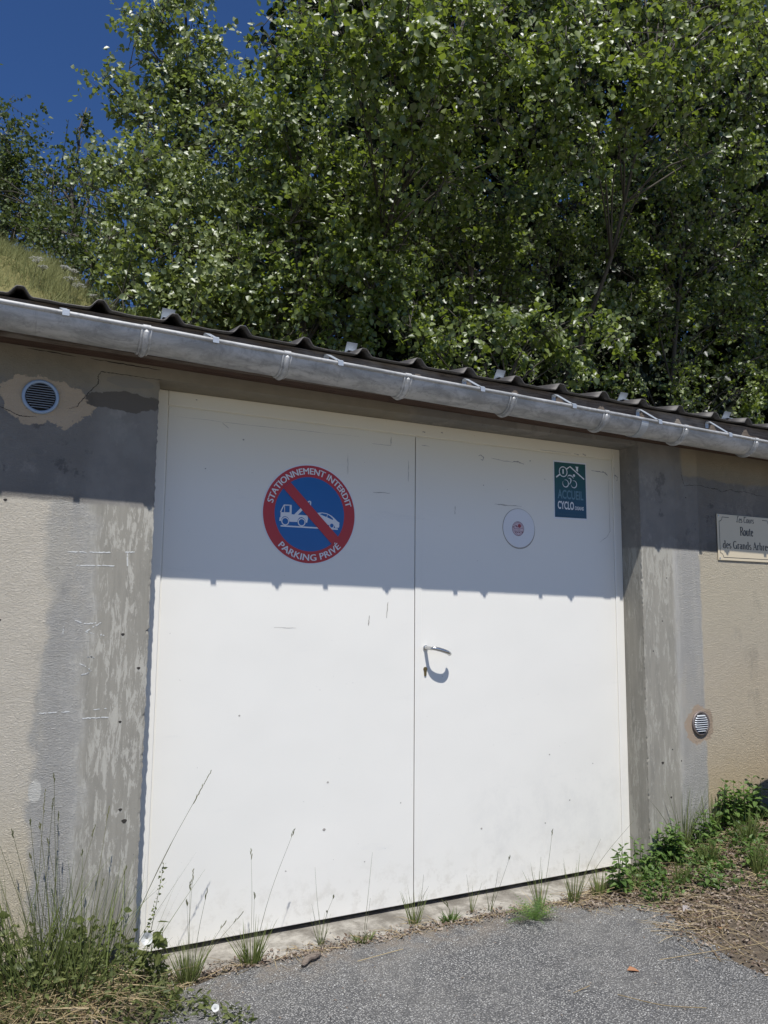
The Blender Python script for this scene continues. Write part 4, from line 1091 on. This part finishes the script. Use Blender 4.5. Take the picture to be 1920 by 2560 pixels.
backtree('dark tree showing through gaps right of the small sunlit shoot', 8.6, 12.0, 8.0, 2.4, 13.4, 33)
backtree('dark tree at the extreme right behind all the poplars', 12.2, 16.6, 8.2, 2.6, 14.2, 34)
tree('shrub', 'dark shrub between the meadow edge and the bushy left poplar', [(1.0, 7.6, 4.6, .6), (1.5, 7.4, 4.3, .7), (1.4, 7.8, 5.1, .6), (2.1, 7.4, 4.1, .7), (2.2, 7.6, 5.0, .8), (2.9, 7.4, 4.0, .8), (2.9, 7.6, 5.2, .8), (2.2, 7.8, 5.9, .7), (2.9, 7.8, 6.4, .8), (3.4, 7.8, 7.4, .8), (3.4, 7.8, 5.6, .8), (3.6, 7.8, 8.4, .6), (3.5, 7.6, 4.2, .8), (2.9, 7.8, 7.3, .6), (1.0, 7.4, 3.9, .6), (1.7, 7.2, 3.5, .6), (2.6, 7.0, 3.3, .7)], ((2.0, 7.9, hz(2, 7.9)), (2.0, 7.8, 5.5)), 420, .10, M['backleaf'], 35, None, per=10, cat='shrub')

# ------------------------------------------------------------------ grasses
def blade(mb, p, d, L, w, bend, val, seg=5, fl=None):
    """curved tapering ribbon starting at p, heading d (unit), bending by gravity"""
    p = Vector(p); d = Vector(d).normalized(); s = d.cross(Vector((0, 0, 1)))
    if s.length < .05: s = Vector((cos(val*40), sin(val*40), 0))
    s.normalize()
    a = U(0, pi); s = (s*cos(a)+d.cross(s)*sin(a)).normalized()
    i = len(mb.v); q = p.copy(); dd = d.copy()
    for k in range(seg+1):
        t = k/seg; ww = w*(1-t**1.6)*.5+.0002
        mb.v += [tuple(q-s*ww), tuple(q+s*ww)]; mb.a += [val, val]
        q = q+dd*(L/seg); dd = (dd+Vector((0, 0, -bend/seg))).normalized()
    for k in range(seg): mb.f.append((i+2*k, i+2*k+1, i+2*k+3, i+2*k+2))
    return q
def stalk(mb, p, tip, r, head, val, n=7):
    """thin round stalk from p to tip with a seed head of small spikelets"""
    p = Vector(p); tip = Vector(tip); mid = p.lerp(tip, .5)+Vector((U(-.01, .01), U(-.01, .01), (tip-p).length*.02))-Vector((.03*(tip.x-p.x), 0, 0))
    pts = catmull([p, mid, tip], 5); i = len(mb.v)
    mb.tube(pts, [r*(1-.6*k/(len(pts)-1)) for k in range(len(pts))], 4, cap=False)
    if head > 0:
        d = (pts[-1]-pts[-3]).normalized()
        for k in range(n):
            t = k/n; q = pts[-1]-d*head*(1-t)
            sd = Vector((U(-1, 1), U(-1, 1), U(-.2, .6)))*.35+d
            sd.normalize(); e = q+sd*(.010+.008*(1-t)); s = sd.cross(Vector((.3, 1, .2))).normalized()*.0016
            j = len(mb.v); m = q.lerp(e, .5); mb.v += [tuple(q), tuple(m+s), tuple(e), tuple(m-s)]; mb.f.append((j, j+1, j+2, j+3))
    mb.a += [val]*(len(mb.v)-i)
def gz(x, y):
    if x > 1.75: return max(-.032, verge_r(min(x, 5.9), max(y, -2.1)))
    return max(-.030, verge_l(x, max(y, -.44))) if y < -.03 else -.022
def tuft(name, label, x, y, n, h, w, spread, mat='grass', stalks=(), cat='grass tuft', group=None, lean=(0, 0), dry=0, bend=.5):
    z = gz(x, y)-.004
    T = empty(name, (0, 0, 0), label, cat, group)
    mb = MB()
    for k in range(n):
        a = U(0, 2*pi); t = R_()**.7*spread
        d = (cos(a)*t+lean[0], sin(a)*t*.8+lean[1], 1)
        blade(mb, (x+cos(a)*.012*R_()*min(3, n/15), y+sin(a)*.012*R_(), z), d, h*U(.45, 1.1), w*U(.6, 1.2), U(.1, 1)*bend, R_())
    mb.build('blades', M[mat], T)
    if stalks:
        mb = MB()
        for tip, head in stalks: stalk(mb, (x+U(-.012, .012), y+U(-.008, .008), z), tip, .0011, head, R_())
        mb.build('stalks', M['stem'], T)
    if dry:
        mb = MB()
        for k in range(dry):
            a = U(0, 2*pi); blade(mb, (x+U(-.02, .02), y+U(-.015, .015), z), (cos(a), sin(a)*.8, U(.15, .8)), h*U(.3, .8), w*.8, U(.5, 1.6), R_())
        mb.build('dry_blades', M['straw'], T)
    return T
GG = 'grass tufts along the door threshold'
Yd = -.03
tuft('grass_tuft', 'dense green tuft with two tall seed stalks below the no parking sticker', .404, -.055, 70, .16, .0042, .62, stalks=[((.3991, Yd, .3624), .04), ((.5689, Yd, .4129), .03), ((.41, -.05, .21), .02)], group=GG, dry=10)
tuft('grass_tuft', 'thin tuft with three bent stalks left of the small rosette', .687, -.030, 12, .12, .003, .45, stalks=[((.656, Yd, .2642), .0), ((.7356, Yd, .1448), .012), ((.6454, Yd, .1316), .0), ((.70, -.05, .10), .01)], group=GG, dry=3)
tuft('grass_tuft', 'small low rosette of spiky green leaves on the threshold', .846, -.063, 38, .055, .006, 1.2, mat='grass', group=GG, stalks=[((.9014, Yd, .2873), 0), ((.89, -.04, .12), 0)], dry=5)
tuft('grass_tuft', 'upright yellowing tuft under the joint of the two door leaves', 1.106, -.008, 30, .155, .0036, .42, stalks=[((1.1376, Yd, .1707), 0), ((1.0704, Yd, .0946), 0), ((1.1626, Yd, .1224), 0)], group=GG, dry=12)
tuft('grass_tuft', 'squat feathery weed between two thin tufts under the right leaf', 1.263, -.035, 60, .06, .005, 1.1, mat='weed', group=GG, dry=3, stalks=[((1.2256, Yd, .0585), .04), ((1.245, Yd, .05), .03)])
tuft('grass_tuft', 'sparse four-bladed tuft right of the squat feathery weed', 1.386, -.005, 8, .12, .0034, .4, stalks=[((1.3467, Yd, .1419), 0)], group=GG, dry=2)
tuft('grass_tuft', 'wispy tuft leaning right, next to the feathery yarrow', 1.47, -.02, 8, .15, .003, .5, stalks=[((1.5195, -.1, .2103), .02), ((1.4572, -.1, .1591), 0)], group=GG, dry=3)
tuft('grass_tuft', 'low bushy tuft at the left foot of the door beside the weeds', .17, -.09, 130, .15, .003, .55, mat='grass', stalks=[((.1686, -.1, .3433), .05), ((.2218, -.1, .2695), .04), ((.150, -.1, .24), .02), ((.16, -.1, .30), .03), ((.3543, -.1, .1719), .05), ((.2900, -.1, .15), .03)], group=GG, dry=25)
tuft('grass_tuft', 'tall tuft with one blade leaning far right toward the right jamb', 1.86, -.10, 34, .20, .004, .45, stalks=[((2.2276, -.1, .28), 0), ((2.0256, -.1, .2235), 0), ((1.8059, -.1, .1459), 0)], group=GG, dry=20)
tuft('grass_tuft', 'short tuft crowding the right end of the door foot', 2.02, -.09, 50, .13, .0038, .5, group=GG, dry=25)
tuft('grass_tuft', 'mixed green and straw tuft at the right jamb foot', 2.18, -.13, 60, .12, .0036, .55, group=GG, dry=40)
tuft('grass_tuft', 'thin upright tuft just behind the feathery yarrow', 1.68, -.09, 22, .20, .004, .35, stalks=[((1.7498, -.1, .2942), .03), ((1.6847, -.1, .1891), 0)], group=GG, dry=8)

# tall grass clump at the left corner, heads against wall and door
TL = empty('tall_grass', (0, 0, 0), 'tall seeding grass clump at the foot of the left wall', 'grass clump')
tips = [((-.4168, .5407), .03), ((-.4482, .4961), .0), ((-.3254, .6593), .08), ((-.3014, .7024), .03), ((-.2996, .6269), .04), ((-.3648, .5642), .02), ((-.124, .5841), .05), ((-.1642, .527), .04), ((-.0579, .3815), .03),
        ((-.1302, .3509), .03), ((-.2422, .3716), .0), ((-.4417, .39), 0), ((-.335, .55), .02), ((-.31, .50), .02), ((-.28, .58), .03), ((-.20, .45), .02), ((-.36, .46), .02)]
mb = MB()
for (tx, tz), hd in tips:
    bx_ = -.27+(tx+.27)*.35+U(-.05, .05); by_ = -.16+U(-.05, .05)
    stalk(mb, (bx_, by_, gz(bx_, by_)), (tx, -.10, tz), .0014, hd, R_())
stalk(mb, (-.10, -.12, .03), (.2214, -.10, .672), .0013, .13, .6, 16)
stalk(mb, (-.08, -.12, .03), (.10, -.10, .46), .0011, .0, .5)
mb.build('stalks', M['stem'], TL)
mb = MB()
for k in range(280):
    x = -.27+rnd.gauss(0, .095); y = -.15+rnd.gauss(0, .04)
    blade(mb, (x, y, gz(x, y)-.005), (rnd.gauss(0, .33)+(x+.27)*2, rnd.gauss(0, .22), 1), U(.14, .48), U(.002, .0045), U(.0, .6), R_(), 6)
mb.build('blades', M['grass'], TL)
mb = MB()
for k in range(330):
    x = -.26+rnd.gauss(0, .09); y = -.20+rnd.gauss(0, .035); a = U(0, 2*pi)
    blade(mb, (x, y, gz(x, y)), (cos(a), -abs(sin(a))*.8, U(.05, .7)), U(.05, .20), U(.002, .004), U(.3, 1.6), R_())
mb.build('dry_blades', M['straw'], TL)

# dock stalk with little dark seeds, by the left door foot
DK = empty('dock_plant', (0, 0, 0), 'dark knobbly seed spike rising in front of the left door edge', 'plant')
mb = MB(); stalk(mb, (.0, -.12, .02), (.0663, -.10, .3727), .0016, 0, .3); pts = catmull([(.0, -.12, .02), (.03, -.11, .19), (.0663, -.10, .3727)], 14)
mb.build('stalk', M['stem'], DK)
def scatter_leaves(name, pts, size, mat, parent, seed, upw=.7, aspect=.55, curl=.12, spread=1.0):
    rg = np.random.default_rng(seed); pos = np.array(pts, float); N = len(pos)
    ax = nrm(rg.normal(size=(N, 3))*np.array([1, 1, .5])*spread+np.array([0, -.1, .25])); nor = nrm(rg.normal(size=(N, 3))*(1-upw)+np.array([0, -.25, 1])*upw)
    ln_ = size*(.55+.8*rg.random(N)); return leaves_mesh(name, pos, ax, nor, ln_, ln_*aspect, mat, parent, seed=seed, curl=curl)
scatter_leaves('seeds', [tuple(p+Vector((U(-.006, .006), U(-.005, .005), 0))) for p in pts[8:] for _ in range(3)], .012, M['weedo'], DK, 3, .2, .6)
scatter_leaves('leaves', [(U(-.02, .05), -.12+U(-.03, .02), U(.03, .20)) for _ in range(26)], .04, M['weedo'], DK, 4, .4, .5)

# bindweed mass: leaf mat on short stems
def mat_pts(n, fx, fy, fz):
    return [(fx(), fy(), fz()) for _ in range(n)]
pts = []
for _ in range(2500):
    x = U(-.75, .10); y = -U(.02, .36)
    hmax = .155*sst(-x, -.18, .15)*sst(y, -.36, -.12)*(1-.35*sst(-x, .45, .7))+.025
    pts.append((x, y, gz(x, y)+hmax*R_()**.8+nz(x, y, 2)*.015))
for k in range(200):
    t = R_(); x = .05+.22*t+rnd.gauss(0, .022); y = -.16-.30*t+rnd.gauss(0, .03); pts.append((x, y, -.025+U(0, .05)*(1-t*.6)))
BW = scatter_leaves('bindweed', pts, .023, M['weedo'], None, 41, .40, .42); tag(BW, kind='stuff')
BW['label'] = 'mat of bindweed and small leaves along the left wall foot'
mb = MB()
for _ in range(500):
    x = U(-.7, .12); y = -U(.05, .34); a = U(0, 2*pi)
    blade(mb, (x, y, gz(x, y)), (cos(a)*.8, sin(a)*.6, U(.1, 1.2)), U(.06, .20), .0016, U(.2, 1.4), R_(), 5)
o = mb.build('weed_stems', M['stem']); tag(o, 'thin tangled weed stems in the bindweed mat', kind='stuff')
# taller leafy shoots at the left
for i, (x, y, hgt, lab) in enumerate(((-.42, -.10, .30, 'leafy climbing shoot at the extreme left of the wall foot'), (-.16, -.07, .20, 'short leafy shoot below the pitted concrete pillar'), (.045, -.10, .17, 'leafy shoot holding the white bindweed flower'))):
    Tt = empty('leafy_shoot', (0, 0, 0), lab, 'plant', 'leafy shoots by the left wall')
    mb = MB(); sp_ = [];
    for k in range(5):
        b = Vector((x+U(-.05, .05), y+U(-.02, .02), gz(x, y))); t_ = b+Vector((U(-.05, .05), U(-.02, .02), hgt*U(.6, 1.05)))
        mb.tube(catmull([b, b.lerp(t_, .5)+Vector((U(-.02, .02), 0, 0)), t_], 4), .0012, 4, cap=False); sp_ += [tuple(b.lerp(t_, q/9)+Vector((U(-.015, .015), U(-.015, .01), 0))) for q in range(2, 10)]
    mb.a = [.4]*len(mb.v); mb.build('stem', M['stem'], Tt)
    scatter_leaves('leaves', sp_, .038, M['weedo'], Tt, 50+i, .4, .6)

# bindweed flowers: shallow white funnels
def flower(x, y, z, r, n_, label):
    mb = MB(); q = Vector(n_).normalized(); a = q.cross(Vector((0, 0, 1))).normalized(); b = q.cross(a); m = 20
    rings = [(.10, -.9), (.30, -.55), (.65, -.22), (1.0, 0.0)]
    for rr_, d in rings:
        for k in range(m):
            t = 2*pi*k/m; w = 1+.05*cos(5*t) if rr_ > .9 else 1
            p = Vector((x, y, z))+q*d*r+(a*cos(t)+b*sin(t))*rr_*r*w; mb.v.append(tuple(p)); mb.a.append(R_())
    for j in range(3):
        for k in range(m): kk = (k+1) % m; mb.f.append((j*m+k, j*m+kk, (j+1)*m+kk, (j+1)*m+k))
    mb.f.append(tuple(range(m)))
    o = mb.build('bindweed_flower', M['flower'], None, smooth=True); tag(o, label, 'flower', 'white bindweed flowers')
flower(.004, -.175, .168, .019, (-.25, -1, .25), 'white open bindweed flower in front of the door edge')
flower(.180, -.385, .008, .012, (-.2, -.8, .8), 'small white bindweed flower lying low on the asphalt edge')

# feathery yarrow and nettles
def feathery(label, x, y, r, n, h):
    T = empty('yarrow', (0, 0, 0), label, 'plant', 'feathery yarrow plants'); z = gz(x, y); mb = MB()
    for k in range(n):
        a = U(0, 2*pi); d = Vector((cos(a)*U(.3, 1.3), sin(a)*U(.3, 1.1), U(.4, 1.1))).normalized(); L = h*U(.6, 1.1); v_ = R_()
        p = Vector((x+cos(a)*r*.3*R_(), y+sin(a)*r*.3*R_(), z)); dd = d.copy(); st_ = 9; s = d.cross(Vector((0, 0, 1))).normalized()
        for j in range(st_):
            q = p+dd*(L/st_); 
            for sg in (-1, 1):
                l_ = .018*sin(pi*(j+1)/(st_+1)); e = q+(s*sg+dd*.5+Vector((0, 0, U(-.2, .3)))).normalized()*l_
                i = len(mb.v); w_ = dd*.0022; mb.v += [tuple(q-w_), tuple(q+w_), tuple(e)]; mb.f.append((i, i+1, i+2)); mb.a += [v_]*3
            p = q; dd = (dd+Vector((0, 0, -.10))).normalized()
    mb.build('leaves', M['weed'], T)
feathery('feathery yarrow clump at the asphalt edge under the right leaf', 1.575, -.185, .06, 60, .13)
feathery('feathery yarrow at the right edge of the picture', 2.52, -.74, .07, 70, .15)

def nettle(label, x, y, hgt, n, size, seed, group='nettles on the right verge', spread=.05):
    T = empty('nettle', (0, 0, 0), label, 'plant', group); z = gz(x, y)-.01
    rr = random.Random(seed); mb = MB(); pos, ax, nor, sz = [], [], [], []
    for s in range(n):
        b = Vector((x+rr.uniform(-spread, spread), y+rr.uniform(-spread, spread)*.6, z)); h_ = hgt*rr.uniform(.55, 1.05)
        t_ = b+Vector((rr.uniform(-.25, .25)*h_, rr.uniform(-.2, .12)*h_, h_)); line = catmull([b, b.lerp(t_, .5)+Vector((rr.uniform(-.01, .01), 0, .01)), t_], 6)
        mb.tube(line, [.0024*(1-.6*k/(len(line)-1)) for k in range(len(line))], 5, cap=False)
        nn = max(4, int(h_/.026)); ph = rr.uniform(0, pi)
        for k in range(nn+1):
            t = .18+.82*k/nn; q = line[min(len(line)-1, int(t*(len(line)-1)))]
            for sg in (0, pi):
                a = ph+k*pi/2+sg+rr.uniform(-.3, .3); f_ = 1-.45*t if k < nn else .5
                pos.append(tuple(q+Vector((cos(a), sin(a), 0))*.008)); ax.append((cos(a), sin(a), rr.uniform(-.25, .35)+.9*(t > .9))); nor.append((rr.uniform(-.3, .3), rr.uniform(-.4, .1), 1)); sz.append(size*f_*rr.uniform(.75, 1.15))
    mb.a = [.5]*len(mb.v); mb.build('stem', M['weed'], T)
    sz = np.array(sz); leaves_mesh('leaves', np.array(pos), np.array(ax), np.array(nor), sz, sz*.52, M['weed'], T, fold=.35, seed=seed, curl=.22)
nettle('bright nettle at the foot of the right door frame', 2.12, -.11, .20, 6, .060, 61)
nettle('small nettle at the right jamb between two bigger ones', 2.33, -.075, .17, 5, .055, 62)
nettle('broad leafy nettle in front of the right concrete pillar', 2.50, -.06, .20, 10, .066, 63)
nettle('nettle below the small chrome vent', 2.72, -.07, .19, 7, .055, 64)
nettle('tallest nettle against the tan wall near its dark shadow', 2.96, -.05, .235, 10, .066, 65, spread=.07)
nettle('upright nettle nearest the dark shadow on the wall', 3.11, -.06, .215, 7, .062, 66, spread=.04)
nettle('low nettle seedling in the litter of the right verge', 2.46, -.37, .10, 4, .045, 67)
nettle('leafy seedling amid straw at mid right', 2.72, -.36, .12, 5, .050, 68)
nettle('broad-leaved weed at the right picture edge', 2.78, -.55, .10, 5, .060, 69)
GV = 'grass tufts on the right verge'
for i, (x, y, n, h_, lab) in enumerate(((2.35, -.25, 30, .12, 'short tuft in front of the small jamb nettle'), (2.58, -.22, 45, .15, 'tuft in front of the broad leafy nettle'), (2.85, -.22, 50, .17, 'tuft in front of the tallest nettle'), (2.62, -.03, 30, .30, 'long-bladed tuft arching against the grey render'),
                                        (2.66, -.42, 40, .14, 'tuft beside the leafy seedling amid straw'), (2.9, -.38, 45, .15, 'tuft under the dark shadow'), (3.05, -.25, 40, .15, 'tuft at the right edge below the wall shadow'), (2.55, -.60, 30, .12, 'tuft just above the yarrow at the right edge'), (2.80, -.04, 18, .24, 'thin tuft between grey and tan render'))):
    tuft('verge_tuft', lab, x, y, n*2, h_*1.15, .0036, .5, mat='grass', group=GV, dry=int(n*.8), bend=.9)

pts = []
for _ in range(110):
    cx_ = U(2.15, 3.3); cy_ = -abs(rnd.gauss(.0, .30))-.03
    if cy_ < -.8 or (cx_ < 2.35 and cy_ < -.3): continue
    for _ in range(26): x = cx_+rnd.gauss(0, .035); y = min(-.015, cy_+rnd.gauss(0, .028)); pts.append((x, y, gz(x, y)+U(.0, .055)))
o = scatter_leaves('low_weeds', pts, .026, M['weed'], None, 81, .5, .5); tag(o, 'low green weeds dotted over the right verge', kind='stuff')
# straw, dead leaves, grit: countless litter
def lying(name, label, fn, n, L0, L1, w, mat, lift=.02):
    mb = MB()
    for _ in range(n):
        x, y = fn(); a = U(0, 2*pi); z = gz(x, y)+.002+R_()**3*lift
        blade(mb, (x, y, z), (cos(a), sin(a), U(-.02, .16)), U(L0, L1), w*U(.5, 1.3), U(.0, .25), R_(), 4)
    o = mb.build(name, M[mat]); tag(o, label, kind='stuff'); return o
def fn_r():
    while True:
        x = U(1.85, 3.4); y = -abs(rnd.gauss(0, .42))-.02
        if y > -1.3 and x > (2.0 if y < -.45 else 2.12 if y < -.2 else 1.8)+rnd.gauss(0, .05): return x, y
def fn_edge():
    x = U(.1, 2.1); return x, -.055-.03*sst(x, 1.2, 2.0)+rnd.gauss(0, .022)
def fn_l():
    while True:
        x = U(-.6, .10); y = -U(.09, .42)
        if y > -.42+.9*max(0, x+.25): return x, y
lying('straw', 'dry straw stalks strewn over the right verge', fn_r, 2200, .03, .20, .0017, 'straw', .035)
lying('straw', 'short straw bits along the threshold edge', fn_edge, 420, .02, .09, .0022, 'straw', .008)
lying('straw', 'dry straw under the left bindweed', fn_l, 1300, .04, .20, .0023, 'straw', .06)
def litter(name, label, fn, n, size, seed, lift=.006):
    pts = []
    for _ in range(n):
        x, y = fn(); pts.append((x, y, gz(x, y)+.002+R_()*lift))
    o = scatter_leaves(name, pts, size, M['litter'], None, seed, .75, .5, .25, 1.0); tag(o, label, kind='stuff')
litter('leaf_litter', 'crumbled dead leaves over the right verge', fn_r, 9000, .016, 71, .012)
litter('leaf_litter', 'brown crumbs of dead leaves along the threshold edge', fn_edge, 1500, .014, 72)
litter('leaf_litter', 'dead leaves under the left bindweed', fn_l, 1300, .020, 73, .012)
def fn_road():
    x = U(.0, 2.6); return x, -U(.1, 1.2)
litter('leaf_crumbs', 'scattered crumbs of dead leaf on the asphalt', lambda: (U(0, 2.3), -U(.08, 1.1)), 130, .010, 74, .001)
# long dry stalks lying on the asphalt
mb = MB()
for pts in ([(1.93, -.48), (2.1, -.56), (2.2, -.66), (2.15, -.9)], [(1.75, -.70), (1.95, -.72), (2.2, -.80)], [(2.0, -.42), (2.05, -.62), (1.95, -.80)], [(1.42, -.83), (1.5, -.95), (1.62, -1.02)], [(2.1, -.4), (2.35, -.7), (2.5, -1.0)], [(1.3, -.75), (1.38, -.74)], [(.75, -.22), (.95, -.20)], [(2.0, -.95), (2.15, -1.05)]):
    c_ = catmull([(a, b, gz(a, b)+.005+U(0, .006)) for a, b in pts], 5); i = len(mb.v); mb.tube(c_, .0014, 4); mb.a += [R_()]*(len(mb.v)-i)
o = mb.build('straw', M['straw']); tag(o, 'long dry stalks lying on the asphalt near the right verge', kind='stuff')
# single leaves and a scrap of wood
def one_leaf(name, label, x, y, size, mat, a, z=.004):
    p = np.array([[x, y, gz(x, y)+z]]); o = leaves_mesh(name, p, np.array([[cos(a), sin(a), .12]]), np.array([[.1, -.25, 1.]]), np.array([size]), np.array([size*.55]), M[mat], None, fold=.5, curl=.2)
    tag(o, label, 'leaf'); return o
M['orange'] = mat_leaf("orange_dead_leaf", (.34, .165, .085), (.40, .20, .11), (.3, .1, .03), .7, .2, .1)
M['greyleaf'] = mat_leaf("grey_dead_leaf", (.30, .27, .26), (.36, .33, .32), (.1, .1, .1), .8, .2, .05)
M['greenleaf'] = mat_leaf("pale_green_leaf", (.20, .24, .08), (.26, .29, .12), (.2, .2, .05), .6, .3, .2)
one_leaf('dead_leaf', 'single orange dead leaf lying on the asphalt', 1.588, -.70, .045, 'orange', -.5)
one_leaf('dead_leaf', 'large grey dead leaf on the litter at the verge edge', 2.20, -.40, .075, 'greyleaf', .1, .012)
one_leaf('dead_leaf', 'small reddish leaf among straw at the right verge', 2.17, -.62, .03, 'orange', 1.2, .012)
one_leaf('fallen_leaf', 'pale green fallen leaf at the left foot of the door', .075, -.055, .055, 'greenleaf', .3, .012)
mb = MB(); c_ = catmull([(.560, -.165, -.022), (.590, -.135, -.014), (.625, -.125, -.014), (.655, -.100, -.020)], 5)
mb.tube(c_, [.004, .009, .012, .013, .013, .014, .014, .013, .013, .013, .012, .011, .010, .008, .006, .003], 9)
for i, p in enumerate(mb.v): mb.v[i] = (p[0]+U(-.0015, .0015), p[1]+U(-.0015, .0015), p[2]*.8+U(-.001, .001)-.004)
tag(mb.build('bark_piece', M['wood'], None, smooth=True), 'curved brown piece of bark lying at the threshold edge', 'bark')
# loose chippings standing proud of the asphalt
mb = MB()
for _ in range(2600):
    x = U(.0, 2.4); y = -U(.08, 1.4); r = U(.0014, .0042); z = -.030+r*.2
    i = len(mb.v); k = 5
    for t in range(k): a = 2*pi*t/k+R_(); mb.v.append((x+r*cos(a)*U(.7, 1.2), y+r*sin(a)*U(.7, 1.2), z))
    mb.v.append((x+U(-.3, .3)*r, y+U(-.3, .3)*r, z+r*U(.5, 1)))
    for t in range(k): mb.f.append((i+t, i+(t+1) % k, i+k))
    mb.a += [R_()]*(k+1)
M['chip'] = mat_leaf("stone_chip", (.10, .10, .105), (.50, .49, .46), (.1, .1, .1), .8, .3, .0)
o = mb.build('stone_chips', M['chip']); tag(o, 'loose stone chippings on the asphalt', kind='stuff')

# ------------------------------------------------------------------ meadow grass and umbels on the bank
mb = MB()
cnt = 0
while cnt < 26000:
    x = U(-1.6, 1.6); y = U(5.7, 9.4)
    z = hill_z(x, y)
    if R_() < .1 and False: continue
    blade(mb, (x, y, z-.02), (rnd.gauss(.12, .3), rnd.gauss(0, .3), 1), U(.08, .22)*(1+.9*nz(x*.8, y*.8)), U(.003, .006), U(.2, 1.1), max(0, min(1, .5+.6*nz(x*.5, y*.6)+U(-.3, .3))), 3); cnt += 1
o = mb.build('meadow_grass', M['meadow']); tag(o, 'dry yellow meadow grass on the bank at left', kind='stuff')
def umbel(x, y, h_, r, label):
    T = empty('umbel_flower', (0, 0, 0), label, 'flower', 'white umbel flowers on the bank'); z = hill_z(x, y); top_ = Vector((x+.03, y-.02, z+h_))
    mb = MB(); mb.tube(catmull([(x, y, z), (x+.01, y, z+h_*.5), tuple(top_-Vector((0, 0, .05)))], 4), .003, 5)
    mb2 = MB()
    for k in range(26):
        a = U(0, 2*pi); rr_ = r*math.sqrt(R_()); e = top_+Vector((rr_*cos(a), rr_*sin(a), .01*(1-(rr_/r)**2)))
        mb.tube([tuple(top_-Vector((0, 0, .05))), tuple(e)], .001, 3, cap=False)
        for _ in range(7):
            c = e+Vector((U(-.012, .012), U(-.012, .012), U(-.003, .003))); i = len(mb2.v); w_ = .0055
            mb2.v += [tuple(c+Vector((w_*cos(t), w_*sin(t), U(-.002, .002)))) for t in (0, 1.57, 3.14, 4.71)]; mb2.f.append((i, i+1, i+2, i+3)); mb2.a += [R_()]*4
    mb.a = [.5]*len(mb.v); mb.build('stalk', M['stem'], T); mb2.build('flower_head', M['flower'], T)
UM = [(-.22, 6.0, .33, .085, 'large flat umbel farthest left on the bank'), (-.16, 6.0, .28, .045, 'small umbel just below the farthest left one'), (.06, 6.0, .37, .045, 'upper small umbel in the middle of the bank'),
      (.15, 6.0, .41, .05, 'small umbel highest in the right group on the bank'), (.13, 6.0, .29, .085, 'bright umbel close above the roof edge'), (.20, 5.95, .31, .07, 'lower right umbel beside the bright one'), (.37, 5.95, .30, .05, 'umbel nearest the bushy poplar')]
for u in UM: umbel(*u)
print('leaf scene built; objects', len(bpy.data.objects))
